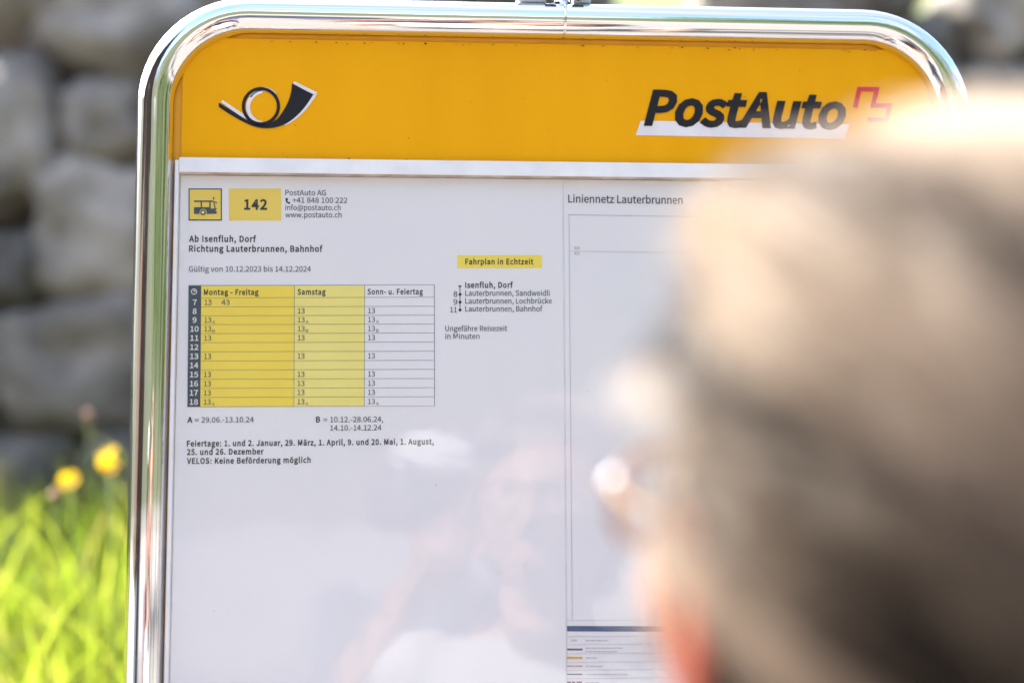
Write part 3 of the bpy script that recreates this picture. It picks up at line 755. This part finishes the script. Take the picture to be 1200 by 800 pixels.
def make_person(label, C, yaw, pitch, body_yaw, arms, hair_m, shirt_m, hair_kind, glasses, bend=.03):
    """C: head centre in the world.  The body stands below it."""
    HM = Matrix.Translation(C) @ Matrix.Rotation(yaw, 4, 'Z') @ Matrix.Rotation(pitch, 4, 'X')
    k = (C.z+.115)/1.60
    BM = Matrix.Translation((C.x, C.y, 0)) @ Matrix.Rotation(body_yaw, 4, 'Z')
    def P(x, y, z): return BM @ Vector((x, y-bend, z*k))
    X = (BM.to_3x3() @ Vector((1, 0, 0))).normalized(); Yv = (BM.to_3x3() @ Vector((0, 1, 0))).normalized(); Zv = Vector((0, 0, 1))
    root = thing('person', (C.x, C.y, 0), label, 'person')
    m_ = MB(); m_.add([HM @ v for v in HEAD_V], HEAD_F)
    for sg in (-1, 1):                                   # ears: rim, lobe, bowl
        def Eh(y, z, o): return HM @ Vector((sg*(.075+o*1.35), y*1.15, z*1.1))
        rim = [Eh(.004, -.012, .0), Eh(.006, .012, .005), Eh(-.002, .026, .010), Eh(-.016, .028, .014), Eh(-.025, .014, .016), Eh(-.024, -.004, .014), Eh(-.016, -.022, .009), Eh(-.006, -.033, .004)]
        m_.capsule(rim, [.004, .0042, .0042, .0042, .0044, .0044, .0046, .006], 8)
        m_.capsule([Eh(-.004, .014, .002), Eh(-.012, 0, .005), Eh(-.008, -.02, .002)], [.008, .010, .007], 8)
    nb = P(0, -.035, 1.325)
    m_.capsule([HM @ Vector((0, -.022, -.03)), HM @ Vector((0, -.028, -.10)), nb], [.055, .056, .066], 18)
    def ringz(c, a, b_): return (c, a, b_, X, Yv)
    torso = [(1.36, .05, .045, -.03), (1.325, .13, .062, -.035), (1.28, .172, .085, -.03), (1.20, .168, .105, -.015), (1.10, .152, .104, -.01), (1.0, .140, .098, 0), (.92, .15, .105, 0), (.84, .158, .110, -.01), (.78, .10, .09, 0)]
    m_.loft([ringz(P(0, y, z), a, b_) for z, a, b_, y in torso], 24)
    shirt = MB(); shirt.loft([ringz(P(0, y, z), a*1.0+.016, b_+.016) for z, a, b_, y in [(1.345, .052, .055, -.035)]+torso[1:7]+[(.80, .168, .118, -.01)]], 28)
    trs = MB(); trs.loft([ringz(P(0, y, z), a+.012, b_+.012) for z, a, b_, y in torso[5:8]+[(.76, .13, .10, 0)]], 24)
    shoes = MB()
    for sg in (-1, 1):
        sh = P(sg*.165, -.03, 1.285); el = P(*arms[sg][0]); wr = P(*arms[sg][1])
        m_.capsule([sh, sh.lerp(el, .5), el, el.lerp(wr, .4), wr], [.048, .044, .036, .038, .025], 14)
        shirt.capsule([sh, sh.lerp(el, .45), sh.lerp(el, .8)], [.062, .058, .052], 14)
        hip = P(sg*.085, 0, .82); kn = P(sg*.10, .01, .44); an = P(sg*.10, -.03, .08)
        m_.capsule([hip, kn, kn.lerp(an, .35), an], [.078, .052, .050, .034], 14)
        trs.capsule([hip, hip.lerp(kn, .5), kn, kn.lerp(an, .6), an+Vector((0, 0, .0))], [.095, .082, .068, .062, .060], 14)
        m_.capsule([an, P(sg*.11, .10, .035)], [.034, .026], 10)
        shoes.capsule([P(sg*.10, -.06, .045), P(sg*.105, .03, .045), P(sg*.115, .15, .036)], [.042, .043, .034], 14)
        # hand: palm, four fingers, thumb
        hd = (wr-el).normalized() if arms[sg][2] is None else (BM.to_3x3() @ Vector(arms[sg][2])).normalized()
        side = (BM.to_3x3() @ Vector(arms[sg][3])); side = (side-hd*side.dot(hd)).normalized(); nrm = hd.cross(side)
        if nrm.dot(BM.to_3x3() @ Vector(arms[sg][4])) < 0: nrm = -nrm
        m_.capsule([wr, wr+hd*.03, wr+hd*.075], [.024, .030, .033], 12, flat=.42, up=side)
        for q in range(4):
            ln = (.066, .075, .070, .055)[q]; s0 = wr+hd*.078+side*(.030-.020*q); cur = arms[sg][5]
            a1 = hd*math.cos(cur*.5)+nrm*math.sin(cur*.5); a2 = hd*math.cos(cur*1.1)+nrm*math.sin(cur*1.1); a3 = hd*math.cos(cur*1.6)+nrm*math.sin(cur*1.6)
            j1 = s0+a1*ln*.45; j2 = j1+a2*ln*.30; j3 = j2+a3*ln*.22
            m_.capsule([s0-hd*.012, s0, j1, j2, j3], [.009, .0092, .0084, .0078, .0068], 8)
        tb = wr+hd*.028+side*.026
        m_.capsule([wr+hd*.015+side*.012, tb, tb+(hd*.6+side*.7+nrm*.2).normalized()*.034, tb+(hd*.8+side*.55+nrm*.3).normalized()*.060], [.012, .012, .0095, .0078], 8)
    body = m_.build('body', M_skin, root, True, remesh=.0042, smooth_it=4)
    body.data.materials.append(M_ear); HI = HM.inverted()
    for pl in body.data.polygons:        # ears are redder skin, with sun glowing through them put into the colour
        c_ = HI @ pl.center
        if abs(c_.x) > .077 and -.045 < c_.y < .012 and -.048 < c_.z < .04: pl.material_index = 1
    shirt.build('shirt', shirt_m, root, True, remesh=.009, smooth_it=6)
    trs.build('trousers', M_trouser, root, True, remesh=.010, smooth_it=6)
    shoes.build('shoes', M_shoe, root, True, remesh=.007, smooth_it=3)
    for sg in (-1, 1):
        e = HM @ Vector((sg*.031, .078, .002)); fw = HM.to_3x3() @ Vector((0, 1, 0))
        ey = MB(); ey.capsule([e-fw*.001, e+fw*.001], [.0115, .0115], 14)
        eo = ey.build('eye', M_eye, root, True)
        MB().tube([e+fw*.0105, e+fw*.0128], [.0058, .0045], 14).build('iris', M_iris, eo, True)
    lp = MB(); lp.capsule([HM @ Vector((-.020, .090, -.066)), HM @ Vector((-.008, .098, -.062)), HM @ Vector((.008, .098, -.062)), HM @ Vector((.020, .090, -.066))], [.002, .004, .004, .002], 8)
    lp.capsule([HM @ Vector((-.018, .090, -.068)), HM @ Vector((0, .098, -.073)), HM @ Vector((.018, .090, -.068))], [.002, .0045, .002], 8)
    lp.build('lips', M_lip, root, True)
    # hair: a close cap of hair and thousands of strands combed back from the forehead
    strands(root, HM, hair_m, hair_kind)
    if glasses:
        def G(x, y, z): return HM @ Vector((x, y, z))
        gm = MB()
        for sg in (-1, 1):
            pts = [G(sg*(.034+.026*math.copysign(abs(math.cos(t))**.6, math.cos(t))), .104-.10*abs(.034+.026*math.cos(t))**1.6, .002+.019*math.copysign(abs(math.sin(t))**.6, math.sin(t))) for t in [2*math.pi*i/24 for i in range(24)]]
            gm.tube(pts, .0018, 8, closed=True)
            gm.capsule([G(sg*.060, .098, .010), G(sg*.071, .090, .012), G(sg*.077, .05, .014), G(sg*.080, .005, .020), G(sg*.079, -.012, .018), G(sg*.076, -.032, -.008)], [.0018, .0022, .0018, .0016, .0018, .0024], 8, flat=1.0)
        gm.capsule([G(-.010, .103, .006), G(0, .108, .009), G(.010, .103, .006)], [.0022]*3, 8)
        gl_ = gm.build('glasses', M_tort, root, True)
        for sg in (-1, 1):          # metal pieces added at the arm ends, angled to throw a sun glint
            c_ = G(sg*.0715, .082, .0155); n_ = Vector((sg*.59, -.49, .64)).normalized(); a_ = n_.orthogonal().normalized(); b_ = n_.cross(a_)
            MB().loft([(c_+n_*(.0015*math.sin(t)), .0034*max(.02, math.cos(t)), .0029*max(.02, math.cos(t)), a_, b_) for t in [math.pi*(q/16-.5) for q in range(17)]], 24).build('glint_piece', M_polish, gl_, True)
        for sg in (-1, 1):
            poly = []; n = 24
            for t in [2*math.pi*i/n for i in range(n)]:
                poly.append((sg*(.034+.025*math.copysign(abs(math.cos(t))**.6, math.cos(t))), .002+.018*math.copysign(abs(math.sin(t))**.6, math.sin(t))))
            v = [G(a, .1045-.10*abs(a)**1.6, c) for a, c in poly]+[G(a, .1030-.10*abs(a)**1.6, c) for a, c in poly]
            MB().add(v, [tuple(range(n)), tuple(reversed(range(n, 2*n)))]+[(i, (i+1) % n, (i+1) % n+n, i+n) for i in range(n)]).build('lens', M_acrylic, gl_, True)
    return root

def strands(root, HM, mat, kind):
    rng = np.random.default_rng(11 if kind == 'wavy' else 12)
    def surf(d):      # rough scalp radius along a direction in head space
        x, y, z = d; return 1/math.sqrt((x/.0765)**2+(y/(.097 if y > 0 else .105))**2+(z/.116)**2)
    def hairy(d):
        x, y, z = d; p = Vector(d)*surf(d)
        if p.y > .045: return p.z > .060+.30*(p.y-.045)
        if p.y > .012: return p.z > .012+1.45*(p.y-.012)
        if p.y > -.028: return p.z > -.004 + .25*max(0, p.y+.01) if abs(p.x) > .04 else p.z > -.02
        return p.z > -.075
    NC = 420 if kind == 'wavy' else 200; NS = 30 if kind == 'wavy' else 22; NP = 8
    V = []; F = []; tone = []
    nc = 0; up = Vector((0, 0, 1))
    # scalp cap under the strands
    cap = MB(); cap_v = []; 
    FD = Vector((.78, -.48, -.28)).normalized(); WD = (Vector((0, 0, 1))-FD*FD.z).normalized(); ND = FD.cross(WD)
    def streak(p):       # broad light and dark locks lying along the combing direction
        q_ = Vector((p.dot(FD)*7, p.dot(ND)*9, p.dot(WD)*38))
        return 1.35*noise.noise(q_+Vector((3.3, 1.7, 9.1)))+.5*noise.noise(q_*2.1)
    def flow(p, nrm, w):
        back = Vector((0, -1, -.10))
        if p.y < -.03: back = Vector((.78, -.48, -.28))
        if p.y < -.0 and p.z > .05: back = Vector((0, -1, -.35))
        if abs(p.x) > .05 and p.y > -.04: back = Vector((0, -1, -.38))
        back = back + Vector((w*.5, 0, w*.25))
        t = back-nrm*back.dot(nrm); return t.normalized()
    while nc < NC:
        d = rng.normal(size=3); d /= np.linalg.norm(d); d = tuple(d)
        if not hairy(d): continue
        nc += 1
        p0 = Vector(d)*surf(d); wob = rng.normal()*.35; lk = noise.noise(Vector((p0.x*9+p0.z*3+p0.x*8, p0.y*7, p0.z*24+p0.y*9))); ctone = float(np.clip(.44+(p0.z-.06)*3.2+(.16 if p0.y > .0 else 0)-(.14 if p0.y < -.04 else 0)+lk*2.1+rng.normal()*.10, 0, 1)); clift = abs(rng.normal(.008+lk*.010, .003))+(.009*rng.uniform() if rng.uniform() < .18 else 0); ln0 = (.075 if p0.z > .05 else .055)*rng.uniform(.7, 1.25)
        if p0.z < -.02: ln0 *= .6
        if abs(p0.x) > .045 and p0.z < .035 and p0.y > -.035: ln0 = .040 if p0.z > .004 else .022; clift = .012
        wave = rng.uniform(0, 6.28); wamp = rng.uniform(.001, .004)
        for s_ in range(NS):
            off = rng.normal(size=3)*.0085
            dd = p0+Vector(off); dd.normalize()
            p = dd*surf(dd)*1.0; ln = ln0*rng.uniform(.75, 1.15); st = ln/(NP-1); pts = []; tns = []
            ph = wave+rng.normal()*.3
            lift = clift*rng.uniform(.5, 1.3)
            for q in range(NP):
                u = q/(NP-1)
                nd = p.normalized(); nr = Vector((nd.x/.0765**2, nd.y/.1**2, nd.z/.116**2)).normalized()
                side = flow(p, nr, wob).cross(nr)
                base = nd*surf(nd)
                sv = streak(base)
                h = .004+.027*math.exp(-((base.z-.093)/.042)**2)*min(1, (abs(base.x)/.038)**1.5)*min(1, u*2.2)*(1-.62*max(0, min(1, (base.y-.015)/.04)))+.009*max(0, min(1, (base.z-.075)/.03))*min(1, u*2)+.013*math.exp(-((base.z-.04)/.03)**2)*min(1, abs(base.x)/.05)*u*max(0, min(1, (.03-base.y)/.03))+.010*sv*min(1, u*3)+lift*(1-.6*max(0, min(1, (base.y-.01)/.03)) if base.z < .075 else 1)*math.sin(min(1, u*1.25)*math.pi*.62)+(.004 if p0.z > .05 else 0)*u
                tns.append(float(np.clip(.46+(base.z-.055)*3.2+(.22 if base.y > .015 else 0)-(.06 if base.y < -.04 else 0)+.34*max(0, min(1, (base.z-.050)/.035))*max(0, min(1, (base.y+.055)/.04))+1.8*sv*(1-.5*max(0, min(1, (base.z-.05)/.04))), 0, 1)))  # sunlit top and shaded back of the head are put into the tone
                pts.append(base+nr*h+side*(wamp*math.sin(ph+u*5)))
                p = p+flow(p, nr, wob)*st
            tn = rng.normal()*.10; r0 = .00034
            A = None; n0 = len(V)
            for q, c in enumerate(pts):
                t = (pts[min(q+1, NP-1)]-pts[max(q-1, 0)])
                if t.length < 1e-9: t = Vector((0, -1, 0))
                t.normalize(); A = c.normalized() if A is None else A
                A = (A-t*A.dot(t)).normalized(); Bv = t.cross(A); rr = r0*(1 if u < .6 else 1)*(1-.75*(q/(NP-1))**2)
                for a in (0, 2.094, 4.189):
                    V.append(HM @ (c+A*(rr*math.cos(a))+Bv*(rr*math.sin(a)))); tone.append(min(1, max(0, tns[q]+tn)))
            for q in range(NP-1):
                for a in range(3):
                    i0 = n0+q*3+a; i1 = n0+q*3+(a+1) % 3; F.append((i0, i1, i1+3, i0+3))
    # wind-blown wisps standing clear of the head, toned pale to look sunlit
    nw = 0
    while nw < (340 if kind == 'wavy' else 40):
        d = rng.normal(size=3); d /= np.linalg.norm(d); d = tuple(d)
        if not hairy(d): continue
        p0 = Vector(d)*surf(d)
        if p0.z < .05 or p0.y < -.06 or (p0.z < .085 and p0.y > .02) or p0.x > .05: continue
        nw += 1
        w_ = rng.normal()*.6; lf = rng.uniform(.016, .036)
        for s_ in range(7):
            dd = (p0+Vector(rng.normal(size=3)*.006)).normalized(); p = dd*surf(dd); ln = rng.uniform(.05, .10); st = ln/(NP-1); ph = rng.uniform(0, 6.28); pts = []
            l2 = lf*rng.uniform(.6, 1.3)
            for q in range(NP):
                u = q/(NP-1); nd = p.normalized(); nr = Vector((nd.x/.0765**2, nd.y/.1**2, nd.z/.116**2)).normalized(); fl = flow(p, nr, w_)
                pts.append(nd*surf(nd)+nr*(.006+l2*math.sin(min(1, u*1.1)*1.75))+fl.cross(nr)*(.005*math.sin(ph+u*5))); p = p+fl*st
            A = None; n0 = len(V); tn = rng.uniform(.70, 1)
            for q, c in enumerate(pts):
                t = (pts[min(q+1, NP-1)]-pts[max(q-1, 0)]).normalized(); A = c.normalized() if A is None else A
                A = (A-t*A.dot(t)).normalized(); Bv = t.cross(A); rr = .00024*(1-.7*(q/(NP-1))**2)
                for a in (0, 2.094, 4.189):
                    V.append(HM @ (c+A*(rr*math.cos(a))+Bv*(rr*math.sin(a)))); tone.append(tn)
            for q in range(NP-1):
                for a in range(3):
                    i0 = n0+q*3+a; i1 = n0+q*3+(a+1) % 3; F.append((i0, i1, i1+3, i0+3))
    # scalp layer: part of the same hair mesh
    seg, rings = 72, 48; n0 = len(V); idx = {}
    for j in range(1, rings):
        ph = math.pi*j/rings
        for i in range(seg):
            t = 2*math.pi*i/seg; d = (math.sin(ph)*math.cos(t), math.sin(ph)*math.sin(t), math.cos(ph))
            if hairy(d):
                idx[(j, i)] = len(V); V.append(HM @ (Vector(d)*(surf(d)+.0035))); tone.append(.25)
    for j in range(1, rings-1):
        for i in range(seg):
            q = [(j, i), (j+1, i), (j+1, (i+1) % seg), (j, (i+1) % seg)]
            if all(a in idx for a in q): F.append(tuple(idx[a] for a in q))
    top = len(V); V.append(HM @ Vector((0, 0, .1195))); tone.append(.25)
    for i in range(seg):
        a, b_ = idx.get((1, i)), idx.get((1, (i+1) % seg))
        if a and b_: F.append((top, a, b_))
    me = bpy.data.meshes.new('hair'); me.from_pydata([tuple(v) for v in V], [], F); me.update()
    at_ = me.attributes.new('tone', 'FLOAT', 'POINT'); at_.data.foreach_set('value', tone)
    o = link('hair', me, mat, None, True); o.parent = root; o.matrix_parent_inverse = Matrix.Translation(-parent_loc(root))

HC = CAM_POS + CR*.130 - CU*.083 + CF*.468
relaxed = {s: ((s*.225, -.04, 1.03), (s*.235, .03, .80), (0, .12, -1), (0, 1, 0), (-s, 0, 0), .55) for s in (-1, 1)}
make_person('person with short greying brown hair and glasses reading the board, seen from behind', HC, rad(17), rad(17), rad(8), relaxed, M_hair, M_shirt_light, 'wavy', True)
# the photographer, standing where the picture is taken from
PC = CAM_POS + Vector((.05, -.275, -.02))
hold = {-1: ((-.19, .13, 1.10), (-.055, .20, 1.375), (.25, .75, .35), (-.3, .4, .8), (1, 0, 0), .8),
        1: ((.23, .06, 1.12), (.095, .17, 1.44), (-.25, .85, .25), (0, .2, 1), (-1, 0, 0), .9)}
make_person('photographer in pale cap and dark shirt raising a black camera, mirrored faintly in the pane', PC, rad(-3), rad(4), rad(-4), hold, M_hair2, M_shirt_dark, 'dark', False)
ph_ = [o for o in bpy.data.objects if o.name.startswith('person') and o.type == 'EMPTY'][-1]
HMc = Matrix.Translation(PC) @ Matrix.Rotation(rad(-3), 4, 'Z') @ Matrix.Rotation(rad(4), 4, 'X')
cv = []; cf = []; n = 32
for j in range(9):
    a = math.pi/2*j/8
    for i in range(n):
        t = 2*math.pi*i/n; cv.append(HMc @ Vector((.092*math.cos(t)*math.cos(a), (.112*math.sin(t))*math.cos(a)-.004, .072+.056*math.sin(a))))
cf = [(j*n+i, j*n+(i+1) % n, (j+1)*n+(i+1) % n, (j+1)*n+i) for j in range(8) for i in range(n)]
cp_ = MB().add(cv, cf)
bv = []
for dz in (.0, .004):
    for k, rr in enumerate((.98, 1.0)):
        for i in range(17):
            t = math.pi*(.08+.84*i/16); ex = 0 if k == 0 else .055*math.sin(t)
            bv.append(HMc @ Vector((.094*math.cos(t), .112*math.sin(t)+ex-.004, .066+dz-.008*k*math.sin(t))))
bf = [(i, i+1, 17+i+1, 17+i) for i in range(16)]+[(34+i, 34+17+i, 34+17+i+1, 34+i+1) for i in range(16)]+[(17+i, 17+i+1, 51+i+1, 51+i) for i in range(16)]
cp_.add(bv, bf)
cp_.build('cap', M_shirt_light, ph_, True)
cm = thing('photo_camera', tuple(CAM_POS+Vector((0, -.12, -.02))), 'black camera held up by the photographer, mirrored faintly in the pane', 'camera')
def CP(x, y, z): return CAM_POS+CR*x+CF*y+CU*z
def cbox(x0, x1, y0, y1, z0, z1):
    m_ = MB(); m_.box(x0, x1, y0, y1, z0, z1); m_.v = [tuple(CP(*p)) for p in m_.v]; return m_
cbox(-.068, .068, -.135, -.100, -.050, .040).build('camera_body', M_camera, cm, bevel=.006)
cbox(-.024, .024, -.142, -.088, .038, .062).build('viewfinder_hump', M_camera, cm, bevel=.006)
MB().tube([CP(0, -.101, 0), CP(0, -.06, 0), CP(0, -.059, 0), CP(0, -.030, 0)], [.034, .034, .037, .037], 32).build('lens_barrel', M_camera, cm, True)
MB().tube([CP(0, -.031, 0), CP(0, -.028, 0)], [.030, .029], 32).build('front_glass', M_glassfront, cm, True)

# ------------------------------------------------------------------ behind the camera: trees and a timber barn across the road
M_bark = mat_noise('bark', (.06, .045, .03), (.14, .11, .08), 20, .95, .6, 60)
def tree(x, y, h, label):
    root = thing('tree', (x, y, 0), label, 'tree', 'trees across the road behind the camera')
    m_ = MB(); m_.tube([(x, y, 0), (x+.1, y, h*.35), (x, y+.1, h*.8)], [.22, .16, .04], 12); limbs = []
    for k in range(9):
        a = random.uniform(0, 6.28); z0 = h*random.uniform(.25, .65); e = Vector((x+math.cos(a)*h*.24, y+math.sin(a)*h*.24, z0+h*.18)); limbs.append(e)
        m_.tube([(x+.07, y, z0), tuple(Vector((x, y, z0)).lerp(e, .6)+Vector((0, 0, .1))), tuple(e)], [.07, .04, .015], 7)
    m_.build('trunk', M_bark, root, True)
    n = 7000; V = []; F = []
    cl = [Vector((x+random.gauss(0, h*.17), y+random.gauss(0, h*.17), h*random.uniform(.32, .98))) for _ in range(46)]
    for k in range(n):
        c = random.choice(cl)+Vector((random.gauss(0, h*.055), random.gauss(0, h*.055), random.gauss(0, h*.045)))
        a = Vector((random.gauss(0, 1), random.gauss(0, 1), random.gauss(0, 1))).normalized(); b_ = a.orthogonal().normalized(); s_ = random.uniform(.06, .12); i = len(V)
        V += [c-a*s_, c+b_*s_*.45, c+a*s_, c-b_*s_*.45]; F.append((i, i+1, i+2, i+3))
    MB().add(V, F).build('crown', M_leaf, root)
tree(6.5, -7.0, 7.5, 'leafy green tree across the road, seen only mirrored in the chrome')
tree(9.5, -4.0, 7.0, 'leafy green tree across the road, seen only mirrored in the chrome')
tree(4.2, -11.0, 8.0, 'leafy green tree across the road, seen only mirrored in the chrome')
tree(12.5, -1.0, 6.5, 'leafy green tree across the road, seen only mirrored in the chrome')
M_wood = mat_noise('dark_timber', (.06, .03, .018), (.13, .07, .04), 3, .8, .4, 40, stretch=(1, 1, 14))
M_roof = mat_noise('slate_roof', (.10, .10, .10), (.18, .17, .16), 8, .8, .4, 20)
M_plaster = mat_noise('white_plaster', (.66, .65, .62), (.75, .74, .71), 4, .9, .2, 60)
BX = 2.4
barn = thing('barn', (-8.5, -5.0, 0), 'dark timber barn on a white base, mirrored in the chrome frame', 'barn')
MB().box(-11, -6, -8, -2.5, 0, 1.2).build('base_wall', M_plaster, barn)
MB().box(-11.05, -5.95, -8.05, -2.45, 1.2, 4.0).build('timber_wall', M_wood, barn)
rm = MB(); rm.add([(-11.6, -8.6, 3.8), (-5.4, -8.6, 3.8), (-5.4, -5.25, 6.0), (-11.6, -5.25, 6.0), (-11.6, -1.9, 3.8), (-5.4, -1.9, 3.8),
        (-11.6, -8.6, 3.95), (-5.4, -8.6, 3.95), (-5.4, -5.25, 6.15), (-11.6, -5.25, 6.15), (-11.6, -1.9, 3.95), (-5.4, -1.9, 3.95)],
       [(0, 1, 2, 3), (3, 2, 5, 4), (6, 7, 8, 9), (9, 8, 11, 10), (0, 1, 7, 6), (4, 5, 11, 10), (1, 2, 8, 7), (2, 5, 11, 8), (0, 3, 9, 6), (3, 4, 10, 9)]).build('roof', M_roof, barn)
MB().prism([(0, 0), (1, 0), (1, 1)], 0, 1)
for x in (-11.05, -5.95):
    d_ = .05 if x < -8 else -.05
    MB().add([(x, -8.05, 4.0), (x, -2.45, 4.0), (x, -5.25, 5.95), (x+d_, -8.05, 4.0), (x+d_, -2.45, 4.0), (x+d_, -5.25, 5.95)], [(0, 1, 2), (3, 4, 5), (0, 1, 4, 3), (1, 2, 5, 4), (2, 0, 3, 5)]).build('gable', M_wood, barn)
dr = MB().box(-5.95, -5.90, -6.2, -4.2, .02, 2.3).build('door', M_wood, barn)
MB().box(-5.90, -5.86, -4.45, -4.38, 1.0, 1.2).build('handle', M_bolt, dr)
for y0 in (-7.4, -3.7):
    w_ = MB().box(-5.95, -5.90, y0, y0+.8, 2.6, 3.5).build('window', M_plaster, barn)
    MB().box(-5.90, -5.885, y0+.07, y0+.73, 2.67, 3.43).build('pane', M_glassfront, w_)
for o_ in barn.children: o_.matrix_parent_inverse = Matrix.Translation(-Vector(barn.location))
barn.location.x += BX
